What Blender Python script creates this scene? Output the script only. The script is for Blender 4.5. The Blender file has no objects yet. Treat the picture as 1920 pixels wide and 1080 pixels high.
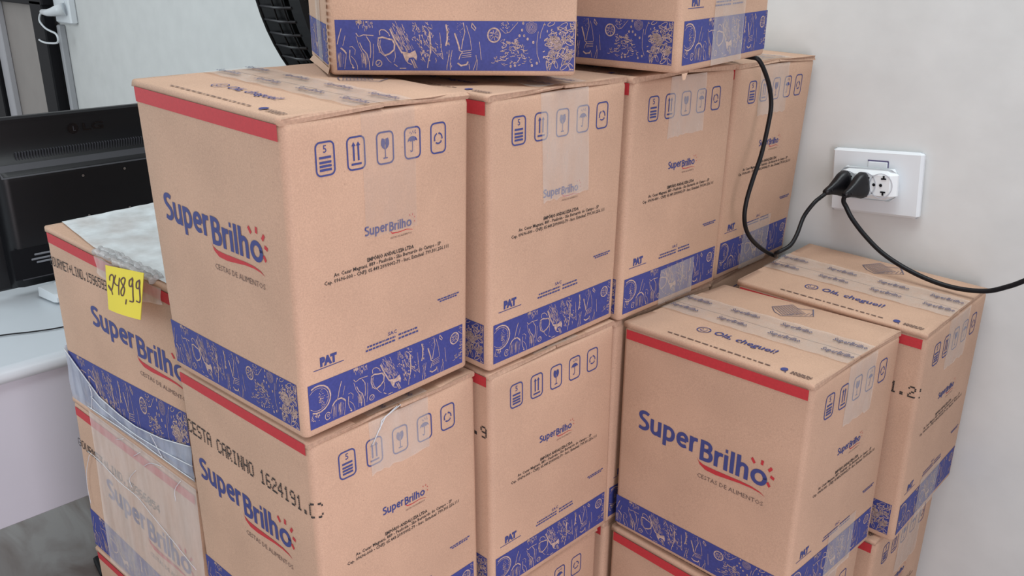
import bpy, bmesh, math, random
from mathutils import Vector, Matrix

S = bpy.context.scene
COL = S.collection
R_ = math.radians

# ------------------------------------------------------------------ camera
cd = bpy.data.cameras.new('camera')
cam = bpy.data.objects.new('camera', cd)
COL.objects.link(cam)
cd.sensor_fit = 'HORIZONTAL'
cd.sensor_width = 36.0
cd.lens = 36.0 * 1634.37 / 1920.0
cd.clip_start = 0.02
cd.clip_end = 60.0
RW = ((0.7069554, 0.7071994, 0.0091131), (0.2544479, -0.2422955, -0.9362420), (-0.6599017, 0.6642002, -0.3512376))
cam.matrix_world = Matrix(((RW[0][0], -RW[1][0], -RW[2][0], 0.7051),
                           (RW[0][1], -RW[1][1], -RW[2][1], -0.4101),
                           (RW[0][2], -RW[1][2], -RW[2][2], 1.5008),
                           (0, 0, 0, 1)))
S.camera = cam

# ------------------------------------------------------------------ world, lights, exposure
S.view_settings.view_transform = 'Standard'
S.view_settings.look = 'None'
S.view_settings.gamma = 1.0
S.view_settings.use_curve_mapping = False
S.view_settings.exposure = 0.17
wd = bpy.data.worlds.new('room_light')
S.world = wd
wd.use_nodes = True
bg = wd.node_tree.nodes['Background']
bg.inputs[0].default_value = (0.93, 0.96, 1.0, 1)
bg.inputs[1].default_value = 0.53


def area(name, loc, target, sx, sy, power, color):
    l = bpy.data.lights.new(name, 'AREA')
    l.shape = 'RECTANGLE'
    l.size = sx
    l.size_y = sy
    l.energy = power
    l.color = color
    o = bpy.data.objects.new(name, l)
    COL.objects.link(o)
    o.location = loc
    o.rotation_euler = (Vector(target) - Vector(loc)).to_track_quat('-Z', 'Y').to_euler()
    return o


# added area light from behind the camera's right, ceiling panel lamp, window far left
area('right_area_light', (1.65, -0.52, 0.90), (0.0, -1.12, 0.86), 0.8, 1.8, 29.5, (1.0, 0.89, 0.95))
area('ceiling_lamp', (0.30, 0.42, 2.75), (0.25, 0.45, 0.8), 1.4, 0.8, 20.0, (0.90, 0.98, 1.0))
area('window_light', (-2.4, -1.8, 1.8), (-0.9, 0.4, 1.0), 1.6, 1.6, 31.0, (0.84, 0.965, 1.0))

# ------------------------------------------------------------------ materials
MATS = {}


def srgb(r, g, b):
    f = lambda c: (c / 255 / 12.92) if c / 255 <= 0.04045 else ((c / 255 + 0.055) / 1.055) ** 2.4
    return (f(r), f(g), f(b), 1.0)


def mat(name, col, rough=0.6, spec=0.4, metal=0.0, noise=0.0, scale=60.0, bump=0.0, bscale=200.0):
    if name in MATS:
        return MATS[name]
    m = bpy.data.materials.new(name)
    m.use_nodes = True
    nt = m.node_tree
    b = nt.nodes['Principled BSDF']
    b.inputs['Roughness'].default_value = rough
    b.inputs['Specular IOR Level'].default_value = spec
    b.inputs['Metallic'].default_value = metal
    b.inputs['Base Color'].default_value = col
    if noise > 0 or bump > 0:
        tc = nt.nodes.new('ShaderNodeTexCoord')
    if noise > 0:
        n = nt.nodes.new('ShaderNodeTexNoise')
        n.inputs['Scale'].default_value = scale
        n.inputs['Detail'].default_value = 5.0
        nt.links.new(tc.outputs['Object'], n.inputs['Vector'])
        r = nt.nodes.new('ShaderNodeValToRGB')
        r.color_ramp.elements[0].position = 0.3
        r.color_ramp.elements[1].position = 0.7
        k0, k1 = 1 - noise, 1 + noise
        r.color_ramp.elements[0].color = (col[0] * k0, col[1] * k0, col[2] * k0, 1)
        r.color_ramp.elements[1].color = (min(1, col[0] * k1), min(1, col[1] * k1), min(1, col[2] * k1), 1)
        nt.links.new(n.outputs['Fac'], r.inputs['Fac'])
        nt.links.new(r.outputs['Color'], b.inputs['Base Color'])
    if bump > 0:
        n2 = nt.nodes.new('ShaderNodeTexNoise')
        n2.inputs['Scale'].default_value = bscale
        n2.inputs['Detail'].default_value = 4.0
        nt.links.new(tc.outputs['Object'], n2.inputs['Vector'])
        bp = nt.nodes.new('ShaderNodeBump')
        bp.inputs['Strength'].default_value = bump
        bp.inputs['Distance'].default_value = 0.002
        nt.links.new(n2.outputs['Fac'], bp.inputs['Height'])
        nt.links.new(bp.outputs['Normal'], b.inputs['Normal'])
    MATS[name] = m
    return m


def cardboard(name, col, dark=0.87):
    """kraft paper: blotchy tone, fine fibre flecks, dark specks, soft fluting relief"""
    m = bpy.data.materials.new(name)
    m.use_nodes = True
    nt = m.node_tree
    L = nt.links.new
    b = nt.nodes['Principled BSDF']
    b.inputs['Roughness'].default_value = 0.72
    b.inputs['Specular IOR Level'].default_value = 0.34
    tc = nt.nodes.new('ShaderNodeTexCoord')
    big = nt.nodes.new('ShaderNodeTexNoise')
    big.inputs['Scale'].default_value = 9.0
    big.inputs['Detail'].default_value = 3.0
    L(tc.outputs['Object'], big.inputs['Vector'])
    fine = nt.nodes.new('ShaderNodeTexNoise')
    fine.inputs['Scale'].default_value = 650.0
    fine.inputs['Detail'].default_value = 3.0
    L(tc.outputs['Object'], fine.inputs['Vector'])
    mx = nt.nodes.new('ShaderNodeMath')
    mx.operation = 'MULTIPLY_ADD'
    L(big.outputs['Fac'], mx.inputs[0])
    mx.inputs[1].default_value = 0.45
    mul = nt.nodes.new('ShaderNodeMath')
    mul.operation = 'MULTIPLY'
    mul.inputs[1].default_value = 0.55
    L(fine.outputs['Fac'], mul.inputs[0])
    L(mul.outputs[0], mx.inputs[2])
    r = nt.nodes.new('ShaderNodeValToRGB')
    r.color_ramp.elements[0].position = 0.36
    r.color_ramp.elements[1].position = 0.64
    r.color_ramp.elements[0].color = (col[0] * dark, col[1] * dark, col[2] * dark, 1)
    r.color_ramp.elements[1].color = (col[0] * 1.1, col[1] * 1.1, col[2] * 1.1, 1)
    L(mx.outputs[0], r.inputs['Fac'])
    sp = nt.nodes.new('ShaderNodeTexVoronoi')
    sp.inputs['Scale'].default_value = 75.0
    L(tc.outputs['Object'], sp.inputs['Vector'])
    cr = nt.nodes.new('ShaderNodeValToRGB')
    cr.color_ramp.elements[0].position = 0.035
    cr.color_ramp.elements[1].position = 0.075
    cr.color_ramp.elements[0].color = (0.55, 0.5, 0.5, 1)
    cr.color_ramp.elements[1].color = (1, 1, 1, 1)
    L(sp.outputs['Distance'], cr.inputs['Fac'])
    mm = nt.nodes.new('ShaderNodeMix')
    mm.data_type = 'RGBA'
    mm.blend_type = 'MULTIPLY'
    mm.inputs[0].default_value = 0.45
    L(r.outputs['Color'], mm.inputs[6])
    L(cr.outputs['Color'], mm.inputs[7])
    L(mm.outputs[2], b.inputs['Base Color'])
    wv = nt.nodes.new('ShaderNodeTexNoise')
    wv.inputs['Scale'].default_value = 55.0
    wv.inputs['Detail'].default_value = 6.0
    L(tc.outputs['Object'], wv.inputs['Vector'])
    bp = nt.nodes.new('ShaderNodeBump')
    bp.inputs['Strength'].default_value = 0.25
    bp.inputs['Distance'].default_value = 0.0012
    L(wv.outputs['Fac'], bp.inputs['Height'])
    L(bp.outputs['Normal'], b.inputs['Normal'])
    MATS[name] = m
    return m


def film(name, col, fac, rough=0.22, wscale=40.0, wr=0.5, spread=0.25):
    """clear plastic: part see-through, part milky, glossy, with creases"""
    m = bpy.data.materials.new(name)
    m.use_nodes = True
    nt = m.node_tree
    L = nt.links.new
    b = nt.nodes['Principled BSDF']
    b.inputs['Base Color'].default_value = col
    b.inputs['Roughness'].default_value = rough
    b.inputs['Specular IOR Level'].default_value = 0.5
    out = nt.nodes['Material Output']
    tr = nt.nodes.new('ShaderNodeBsdfTransparent')
    mix = nt.nodes.new('ShaderNodeMixShader')
    tc = nt.nodes.new('ShaderNodeTexCoord')
    mp = nt.nodes.new('ShaderNodeMapping')
    mp.inputs['Scale'].default_value = (1.0, 1.0, 0.28)
    L(tc.outputs['Object'], mp.inputs['Vector'])
    n = nt.nodes.new('ShaderNodeTexNoise')
    n.inputs['Scale'].default_value = wscale
    n.inputs['Detail'].default_value = 5.0
    L(mp.outputs['Vector'], n.inputs['Vector'])
    mr = nt.nodes.new('ShaderNodeMapRange')
    mr.inputs['From Min'].default_value = 0.3
    mr.inputs['From Max'].default_value = 0.7
    mr.inputs['To Min'].default_value = max(0, fac - spread * fac)
    mr.inputs['To Max'].default_value = min(1, fac + spread * fac)
    L(n.outputs['Fac'], mr.inputs['Value'])
    L(mr.outputs['Result'], mix.inputs['Fac'])
    L(tr.outputs[0], mix.inputs[1])
    L(b.outputs[0], mix.inputs[2])
    L(mix.outputs[0], out.inputs['Surface'])
    bp = nt.nodes.new('ShaderNodeBump')
    bp.inputs['Strength'].default_value = wr
    bp.inputs['Distance'].default_value = 0.002
    L(n.outputs['Fac'], bp.inputs['Height'])
    L(bp.outputs['Normal'], b.inputs['Normal'])
    MATS[name] = m
    return m


CARD = cardboard('kraft_cardboard', (0.52, 0.335, 0.235, 1))
CUT = mat('cardboard_cut_edge', (0.46, 0.305, 0.22, 1), 0.95, 0.1, noise=0.14, scale=300)
BLUE = mat('blue_ink', (0.048, 0.058, 0.228, 1), 0.62, 0.3, noise=0.1, scale=300)
NAVY = mat('navy_ink', (0.050, 0.060, 0.200, 1), 0.62, 0.3)
RED = mat('red_ink', (0.47, 0.036, 0.044, 1), 0.6, 0.3, noise=0.06, scale=300)
GREYINK = mat('grey_ink', (0.15, 0.10, 0.085, 1), 0.7, 0.2)
BLACKINK = mat('black_ink', (0.045, 0.038, 0.036, 1), 0.7, 0.2)
CHALK = mat('bare_line_kraft', (0.46, 0.33, 0.28, 1), 0.8, 0.2, noise=0.3, scale=260)
TAPE = film('clear_packing_tape', (0.72, 0.66, 0.6, 1), 0.30, 0.2, 60.0, 0.25)
TAPEINK = mat('tape_ink', (0.10, 0.105, 0.17, 1), 0.4, 0.4)
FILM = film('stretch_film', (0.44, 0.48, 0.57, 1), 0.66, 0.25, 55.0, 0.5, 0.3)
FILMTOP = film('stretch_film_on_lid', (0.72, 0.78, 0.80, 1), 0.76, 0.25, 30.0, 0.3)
GATHER = film('gathered_clear_film', (0.50, 0.50, 0.50, 1), 0.5, 0.2, 90.0, 0.8, 0.5)
FILMMILK = film('milky_tape_film', (0.80, 0.72, 0.67, 1), 0.41, 0.3, 60.0, 0.3, 0.2)
CREASE = mat('film_crease', (0.58, 0.60, 0.63, 1), 0.25, 0.6)
BLACKPL = mat('black_plastic', (0.006, 0.006, 0.008, 1), 0.38, 0.4, bump=0.04, bscale=900)
GLOSSBLK = mat('gloss_black', (0.005, 0.005, 0.007, 1), 0.15, 0.5)
CORDM = mat('black_rubber', (0.004, 0.004, 0.006, 1), 0.45, 0.3)
WHITEPL = mat('white_plastic', (0.73, 0.77, 0.80, 1), 0.35, 0.45)
SLOT = mat('dark_hole', (0.01, 0.01, 0.012, 1), 0.8, 0.1)
WALLM = mat('painted_wall', (0.665, 0.675, 0.665, 1), 0.75, 0.2, noise=0.035, scale=14, bump=0.25, bscale=40)

# ------------------------------------------------------------------ mesh helpers


class MB:
    def __init__(self):
        self.v, self.f, self.m, self.s = [], [], [], []

    def vert(self, p):
        self.v.append((p[0], p[1], p[2]))
        return len(self.v) - 1

    def face(self, idx, m=0, smooth=False):
        self.f.append(tuple(idx))
        self.m.append(m)
        self.s.append(smooth)

    def quad(self, a, b, c, d, m=0, smooth=False):
        i = len(self.v)
        for p in (a, b, c, d):
            self.v.append((p[0], p[1], p[2]))
        self.face((i, i + 1, i + 2, i + 3), m, smooth)

    def grid(self, fn, us, vs, m=0, smooth=True):
        i0 = len(self.v)
        for v in vs:
            for u in us:
                self.vert(fn(u, v))
        n = len(us)
        for j in range(len(vs) - 1):
            for i in range(n - 1):
                a = i0 + j * n + i
                self.face((a, a + 1, a + n + 1, a + n), m, smooth)

    def box(self, c, s, rot=None, m=0, bev=0.0):
        """box, its edges cut at 45 degrees when bev > 0"""
        hx, hy, hz = s[0] / 2, s[1] / 2, s[2] / 2
        c = Vector(c)
        T = (lambda p: c + (rot @ Vector(p) if rot else Vector(p)))
        if bev <= 0:
            vs = [self.vert(T((x, y, z))) for z in (-hz, hz) for x, y in ((-hx, -hy), (hx, -hy), (hx, hy), (-hx, hy))]
            for f in ((3, 2, 1, 0), (4, 5, 6, 7), (0, 1, 5, 4), (1, 2, 6, 5), (2, 3, 7, 6), (3, 0, 4, 7)):
                self.face([vs[k] for k in f], m)
            return
        b = min(bev, hx * .95, hy * .95, hz * .95)
        rings = []
        for z, i in ((-hz, b), (-hz + b, 0), (hz - b, 0), (hz, b)):
            X, Y, k = hx - i, hy - i, b
            pts = [(-X + k, -Y), (X - k, -Y), (X, -Y + k), (X, Y - k), (X - k, Y), (-X + k, Y), (-X, Y - k), (-X, -Y + k)]
            rings.append([self.vert(T((x, y, z))) for x, y in pts])
        self.face(rings[0][::-1], m)
        for r0, r1 in zip(rings, rings[1:]):
            for i in range(8):
                self.face((r0[i], r0[(i + 1) % 8], r1[(i + 1) % 8], r1[i]), m)
        self.face(rings[-1], m)

    def tube(self, pts, r, n=8, m=0, cap=True, r_end=None):
        pts = [Vector(p) for p in pts]
        rings = []
        up = Vector((0.13, 0.21, 0.97))
        for i, p in enumerate(pts):
            t = (pts[min(i + 1, len(pts) - 1)] - pts[max(i - 1, 0)]).normalized()
            if abs(t.dot(up)) > 0.95:
                up = Vector((0.9, 0.3, 0.1))
            a = t.cross(up).normalized()
            b = a.cross(t).normalized()
            up = b
            rr = r if r_end is None else r + (r_end - r) * i / (len(pts) - 1)
            rings.append([self.vert(p + a * math.cos(k * 2 * math.pi / n) * rr + b * math.sin(k * 2 * math.pi / n) * rr) for k in range(n)])
        for r0, r1 in zip(rings, rings[1:]):
            for i in range(n):
                self.face((r0[i], r0[(i + 1) % n], r1[(i + 1) % n], r1[i]), m, True)
        if cap:
            self.face(rings[0][::-1], m)
            self.face(rings[-1], m)

    def ribbon(self, pts, w, fn, m=0, closed=False, w_end=None):
        """flat stroke of width w along 2-D points, put on a surface by fn(x, y)"""
        P = [Vector((p[0], p[1])) for p in pts]
        P = [p for i, p in enumerate(P) if i == 0 or (p - P[i - 1]).length > 1e-7]
        n = len(P)
        if n < 2:
            return
        row = []
        for i in range(n):
            a = P[i - 1] if (i > 0 or closed) else P[i]
            c = P[(i + 1) % n] if (i < n - 1 or closed) else P[i]
            t = c - a
            if t.length < 1e-9:
                t = Vector((1, 0))
            t.normalize()
            nn = Vector((-t.y, t.x))
            d0 = (P[i] - a)
            k = 1.0
            if d0.length > 1e-9 and (c - P[i]).length > 1e-9:
                cs = max(0.5, abs(nn.dot(Vector((-d0.y, d0.x)).normalized())))
                k = 1 / cs
            ww = w if w_end is None else w + (w_end - w) * i / (n - 1)
            row.append((self.vert(fn(*(P[i] + nn * ww * k / 2))), self.vert(fn(*(P[i] - nn * ww * k / 2)))))
        for i in range(n - 1 if not closed else n):
            j = (i + 1) % n
            self.face((row[i][1], row[j][1], row[j][0], row[i][0]), m)

    def poly(self, pts, fn, m=0):
        self.face([self.vert(fn(*p)) for p in pts], m)

    def build(self, name, mats, parent=None, base=(0, 0, 0), kind=None):
        me = bpy.data.meshes.new(name)
        b = Vector(base)
        me.from_pydata([(x - b.x, y - b.y, z - b.z) for x, y, z in self.v], [], self.f)
        if not isinstance(mats, (list, tuple)):
            mats = [mats]
        for q in mats:
            me.materials.append(q)
        me.polygons.foreach_set('material_index', self.m)
        me.polygons.foreach_set('use_smooth', self.s)
        me.update()
        o = bpy.data.objects.new(name, me)
        COL.objects.link(o)
        if parent is not None:
            o.parent = parent
        else:
            o.location = b
        if kind:
            o['kind'] = kind
        return o


def thing(name, label, cat, loc, group=None):
    o = bpy.data.objects.new(name, None)
    o.empty_display_size = 0.05
    COL.objects.link(o)
    o.location = loc
    o['label'] = label
    o['category'] = cat
    if group:
        o['group'] = group
    return o


def lin(a, b, n):
    return [a + (b - a) * i / n for i in range(n + 1)]


def smooth_path(pts, n=6):
    P = [Vector(p) for p in pts]
    out = []
    for i in range(len(P) - 1):
        p0, p1, p2, p3 = P[max(i - 1, 0)], P[i], P[i + 1], P[min(i + 2, len(P) - 1)]
        for k in range(n):
            t = k / n
            out.append(0.5 * ((2 * p1) + (p2 - p0) * t + (2 * p0 - 5 * p1 + 4 * p2 - p3) * t * t + (3 * p1 - p0 - 3 * p2 + p3) * t ** 3))
    out.append(P[-1])
    return out


# ------------------------------------------------------------------ lettering (built-in font, as flat outlines)
TXT = {}


def text2d(s, bold=0.0, res=2):
    key = (s, bold, res)
    if key in TXT:
        return TXT[key]
    cu = bpy.data.curves.new('lettering', 'FONT')
    cu.body = s
    cu.dimensions = '2D'
    cu.fill_mode = 'BOTH'
    cu.resolution_u = res
    cu.offset = bold
    ob = bpy.data.objects.new('lettering', cu)
    COL.objects.link(ob)
    dg = bpy.context.evaluated_depsgraph_get()
    ev = ob.evaluated_get(dg)
    me = ev.to_mesh()
    vs = [(v.co.x, v.co.y) for v in me.vertices]
    fs = [tuple(p.vertices) for p in me.polygons]
    ev.to_mesh_clear()
    bpy.data.objects.remove(ob)
    bpy.data.curves.remove(cu)
    TXT[key] = (vs, fs)
    return TXT[key]


CAPH = max(p[1] for p in text2d('H')[0])


def put_text(mb, s, x0, x1, y0, cap, fn, m=0, bold=0.0, slope=0.0, res=2):
    """text from x0 to x1 with its baseline at y0 and capitals cap high"""
    vs, fs = text2d(s, bold, res)
    if not vs:
        return
    xa = min(p[0] for p in vs)
    xb = max(p[0] for p in vs)
    k = (x1 - x0) / (xb - xa)
    ky = cap / CAPH
    i0 = len(mb.v)
    for x, y in vs:
        X = x0 + (x - xa) * k
        mb.vert(fn(X, y0 + y * ky + slope * (X - x0)))
    for f in fs:
        mb.face([i0 + q for q in f], m)


DOT = {
    'C': '01110 10001 10000 10000 10000 10001 01110', 'E': '11111 10000 10000 11110 10000 10000 11111',
    'S': '01111 10000 10000 01110 00001 00001 11110', 'T': '11111 00100 00100 00100 00100 00100 00100',
    'A': '01110 10001 10001 11111 10001 10001 10001', 'R': '11110 10001 10001 11110 10100 10010 10001',
    'I': '01110 00100 00100 00100 00100 00100 01110', 'N': '10001 11001 11001 10101 10011 10011 10001',
    'H': '10001 10001 10001 11111 10001 10001 10001', 'O': '01110 10001 10001 10001 10001 10001 01110',
    '1': '00100 01100 00100 00100 00100 00100 01110', '6': '01110 10000 10000 11110 10001 10001 01110',
    '2': '01110 10001 00001 00110 01000 10000 11111', '4': '00010 00110 01010 10010 11111 00010 00010',
    '9': '01110 10001 10001 01111 00001 00001 01110', '.': '00000 00000 00000 00000 00000 01100 01100',
    'G': '01110 10001 10000 10111 10001 10001 01110', 'U': '10001 10001 10001 10001 10001 10001 01110',
    'M': '10001 11011 10101 10101 10001 10001 10001', '+': '00000 00100 00100 11111 00100 00100 00000',
    'L': '10000 10000 10000 10000 10000 10000 11111', 'D': '11110 10001 10001 10001 10001 10001 11110',
    '5': '11111 10000 11110 00001 00001 10001 01110', '3': '11110 00001 00001 01110 00001 00001 11110',
    '0': '01110 10001 10011 10101 11001 10001 01110', ':': '00000 01100 01100 00000 01100 01100 00000',
}


def put_dots(mb, s, x0, x1, ytop, h, fn, m=0, slope=0.0):
    cw = (x1 - x0) / len(s)
    px, py = cw / 6.0, h / 7.0
    for i, ch in enumerate(s):
        if ch == ' ':
            continue
        for r, row in enumerate(DOT[ch].split()):
            for c, b in enumerate(row):
                if b == '1':
                    x = x0 + i * cw + c * px
                    y = ytop - r * py + slope * (x - x0)
                    mb.quad(fn(x, y - py * .86), fn(x + px * 1.0, y - py * .86), fn(x + px * 1.0, y), fn(x, y), m)

# ------------------------------------------------------------------ line drawing of foods on the blue band
# (X, Y) in box heights: X runs along the band, Y up from its lower edge; band is 0.155 high
BH = 0.155
DRAW = []      # (points, width)
FILLS = []     # filled patches


def c1(x, y):
    top = 110 + (x - 215) * 0.0326
    bot = 815 + (x - 215) * 0.0178
    return (0.0543 + x * 0.0002367, (bot - y) / (bot - top) * BH)


def c2(x, y):
    top = 160 + x * 0.028
    bot = 845 + x * 0.0085
    return (0.4738 + x * 0.0002367, (bot - y) / (bot - top) * BH)


def d1(w, *p):
    DRAW.append(([c1(*q) for q in p], w))


def d2(w, *p):
    DRAW.append(([c2(*q) for q in p], w))


def ring(cx, cy, rx, ry, w, a0=0.0, a1=360.0, n=18, rot=0.0):
    c, s = math.cos(R_(rot)), math.sin(R_(rot))
    pts = []
    for i in range(n + 1):
        t = R_(a0 + (a1 - a0) * i / n)
        x, y = rx * math.cos(t), ry * math.sin(t)
        pts.append((cx + x * c - y * s, cy + x * s + y * c))
    DRAW.append((pts, w))


def make_drawing():
    rg = random.Random(7)
    A, B, T = 0.0016, 0.0026, 0.0050
    # jar lid, scattered leaves and bean at the far left
    ring(0.034, 0.098, 0.047, 0.047, T)
    ring(0.034, 0.098, 0.039, 0.039, A)
    for k in range(46):
        a, r = rg.uniform(-1.4, 1.4), rg.uniform(.005, .037)
        x, y = 0.034 + r * math.cos(a), 0.098 + r * math.sin(a)
        DRAW.append(([(x, y), (x + rg.uniform(.002, .006), y + rg.uniform(-.003, .003))], A * rg.uniform(.6, 1.3)))
    for k in range(12):
        x, y = rg.uniform(.002, .04), rg.uniform(.02, .045)
        DRAW.append(([(x, y), (x + rg.uniform(-.004, .008), y + rg.uniform(-.006, .008)), (x + rg.uniform(0, .01), y + rg.uniform(-.002, .01))], A))
    ring(0.066, 0.026, 0.010, 0.013, B, 30, 330)
    ring(0.068, 0.028, 0.004, 0.004, A)
    # spoon
    d1(B, (320, 100), (300, 230), (250, 380), (235, 450), (215, 500))
    d1(A, (385, 100), (350, 330), (310, 470))
    d1(T, (215, 497), (280, 500), (330, 545), (352, 580))
    d1(A, (352, 580), (345, 650), (318, 800))
    d1(T, (215, 497), (170, 520), (130, 570))
    d1(A, (130, 570), (100, 680), (80, 810))
    for k in range(16):
        x = rg.uniform(150, 320)
        d1(A * .6, (x, rg.uniform(560, 600)), (x - rg.uniform(5, 25), rg.uniform(680, 780)))
    # pepper
    d1(A, (400, 490), (440, 485), (480, 530), (470, 600))
    d1(B, (405, 530), (395, 640), (410, 720), (440, 760))
    d1(A, (420, 620), (470, 680), (500, 760), (500, 810))
    d1(T, (425, 768), (450, 790))
    # grater cup
    d1(B, (495, 115), (500, 300), (530, 345), (560, 340), (600, 325), (680, 332), (742, 338))
    d1(A, (750, 120), (745, 335))
    d1(B, (545, 430), (580, 520), (640, 590), (665, 700), (670, 815))
    d1(B, (640, 345), (690, 430), (695, 560), (680, 650))
    d1(A, (735, 450), (730, 600), (710, 760))
    d1(A, (500, 345), (530, 470), (600, 620), (620, 780))
    for k in range(34):
        x, y = rg.uniform(505, 735), rg.uniform(120, 165 + 120 * rg.random())
        d1(A * .9, (x, y), (x + rg.uniform(-6, 6), y + rg.uniform(20, 55)))
    for k in range(10):
        x, y = rg.uniform(505, 650), rg.uniform(122, 160)
        d1(T, (x, y), (x + rg.uniform(8, 22), y + rg.uniform(-4, 8)))
    for k in range(14):
        x = rg.uniform(550, 640)
        d1(A * .5, (x, rg.uniform(560, 660)), (x + rg.uniform(-5, 20), rg.uniform(700, 790)))
    # bean ring
    x, y = c1(800, 725)
    ring(x, y, .0098, .0098, B)
    d1(A, (770, 745), (800, 735), (825, 700))
    # garlic
    d1(B, (830, 335), (825, 280), (850, 258), (900, 265), (950, 310), (965, 350))
    d1(T, (800, 378), (860, 362), (930, 385), (1000, 400))
    d1(T, (1000, 400), (1030, 460), (1020, 540), (960, 590), (880, 620))
    d1(B, (805, 380), (795, 470), (820, 560), (875, 615))
    d1(A, (838, 395), (825, 470), (850, 560), (885, 605))
    for k in range(9):
        y = 410 + k * 20
        d1(A * .7, (803, y), (828 + rg.uniform(-4, 6), y + 8))
    d1(A, (1030, 560), (1035, 640), (1010, 710))
    d1(A, (900, 630), (940, 690), (975, 720))
    d1(B, (1015, 740), (1060, 775))
    d1(B, (1090, 800), (1180, 800))
    # pastry brush
    d1(T, (918, 115), (970, 250), (1040, 420), (1130, 590))
    for k in range(60):
        t = rg.random()
        x0, y0 = 935 + 190 * t, 118 + 20 * t
        x1, y1 = 1135 + 165 * t, 585 - 20 * t
        s0 = rg.uniform(0, .85)
        s1 = min(1, s0 + rg.uniform(.06, .3))
        d1(A * rg.uniform(.5, 1.0), (x0 + (x1 - x0) * s0, y0 + (y1 - y0) * s0), (x0 + (x1 - x0) * s1, y0 + (y1 - y0) * s1))
    FILLS.append([c1(*q) for q in ((1125, 565), (1180, 575), (1235, 590), (1225, 655), (1200, 722), (1172, 690))])
    FILLS.append([c1(*q) for q in ((1235, 590), (1312, 552), (1338, 630), (1328, 695), (1288, 650), (1225, 655))])
    d1(B, (1200, 722), (1260, 750), (1300, 840))
    d1(B, (1328, 690), (1392, 840))
    for k in range(8):
        x = rg.uniform(1240, 1310)
        d1(A * .7, (x, rg.uniform(665, 700)), (x + 50, 800))
    # herbs
    for k in range(110):
        if rg.random() < .6:
            x, y = rg.uniform(1280, 1560), rg.uniform(160, 480)
        else:
            x, y = rg.uniform(1370, 1690), rg.uniform(440, 700)
        d1(A * rg.uniform(.6, 1.2), (x, y), (x + rg.uniform(-16, 20), y + rg.uniform(-10, 30)), (x + rg.uniform(-10, 30), y + rg.uniform(10, 55)))
    d1(T, (1500, 130), (1520, 300), (1528, 480), (1525, 600))
    d1(B, (1525, 600), (1490, 720), (1480, 800))
    d1(A, (1645, 150), (1660, 320), (1680, 520), (1700, 680), (1715, 845))
    d1(A, (1690, 605), (1600, 610), (1560, 560))
    # scoop
    d1(T, (1748, 210), (1765, 300), (1762, 420), (1742, 500))
    for k in range(24):
        y = rg.uniform(220, 480)
        d1(A, (1755 + rg.uniform(0, 35), y), (1760 + rg.uniform(0, 35), y + rg.uniform(10, 34)))
    for q in ((1790, 1770, 1750), (1830, 1800, 1800)):
        d1(A, (q[0], 560), (q[1], 700), (q[2], 830))
    for k in range(10):
        x, y = rg.uniform(1750, 1830), rg.uniform(560, 800)
        d1(A, (x, y), (x + rg.uniform(-10, 10), y + 30))
    # bottle / honey dipper
    d2(T, (45, 150), (95, 330), (150, 500), (160, 555))
    d2(A, (100, 150), (105, 260))
    d2(B, (215, 190), (238, 320), (205, 440), (188, 550))
    for k in range(20):
        x, y = rg.uniform(115, 215), rg.uniform(190, 420)
        d2(A * .7, (x, y), (x + 8, y + 6))
    d2(A, (260, 230), (310, 400), (330, 560))
    d2(B, (340, 195), (330, 250), (380, 300), (390, 270), (340, 200))
    d2(A, (420, 175), (440, 450), (465, 700), (475, 850))
    d2(B, (150, 560), (200, 590), (170, 630), (150, 690))
    for y in (575, 605, 635, 660):
        d2(A, (190, y + 5), (260, y - 4), (325, y - 10))
    d2(T, (130, 740), (180, 775), (260, 760), (278, 720))
    d2(B, (130, 780), (100, 845))
    d2(A, (290, 750), (300, 830))
    d2(A, (390, 630), (400, 700), (350, 840))
    d2(A, (410, 690), (400, 840))
    # lemon slice
    x, y = c2(643, 366)
    ring(x, y, .0205, .0215, T * .9)
    for k in range(8):
        a = R_(k * 45 + 10)
        DRAW.append(([(x + .004 * math.cos(a), y + .004 * math.sin(a)), (x + .015 * math.cos(a), y + .016 * math.sin(a))], A))
    for k in range(30):
        a, r = rg.uniform(0, 6.28), rg.uniform(.004, .016)
        DRAW.append(([(x + r * math.cos(a), y + r * math.sin(a)), (x + (r + .003) * math.cos(a + .1), y + (r + .003) * math.sin(a + .1))], A * .8))
    # strawberry
    d2(A, (680, 175), (730, 280), (800, 345), (860, 330), (975, 205))
    for k in range(26):
        x = rg.uniform(720, 900)
        y = rg.uniform(190, 330)
        if abs(x - 815) < (345 - y) * .75:
            d2(B, (x, y), (x + 8, y + 8))
    x, y = c2(1165, 268)
    for k in range(5):
        ring(x, y, .004 + .0035 * k, .004 + .004 * k, A * .6)
    for q in ((1035, 305), (1000, 380), (1065, 380), (1115, 425), (1195, 470), (1050, 215), (1180, 780), (1250, 750), (940, 780), (880, 790)):
        x, y = c2(*q)
        ring(x, y, .0022, .0032, .0028, n=8)
    # pile of nuts
    for k in range(120):
        t = rg.random()
        y = 430 + 330 * t
        x = 905 + (rg.random() - .5) * (250 + 380 * t)
        a = rg.uniform(0, 3.14)
        rr = rg.uniform(18, 38)
        pts = [(x + rr * math.cos(a + q), y + rr * .7 * math.sin(a + q)) for q in (0, .6, 1.2, 1.8)]
        d2(A * rg.uniform(.6, 1.5), *pts)
    # bowl edge
    d2(A, (1310, 200), (1262, 330), (1245, 480), (1250, 620), (1290, 740), (1350, 860))
    d2(A, (1350, 215), (1300, 340), (1290, 420))
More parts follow.
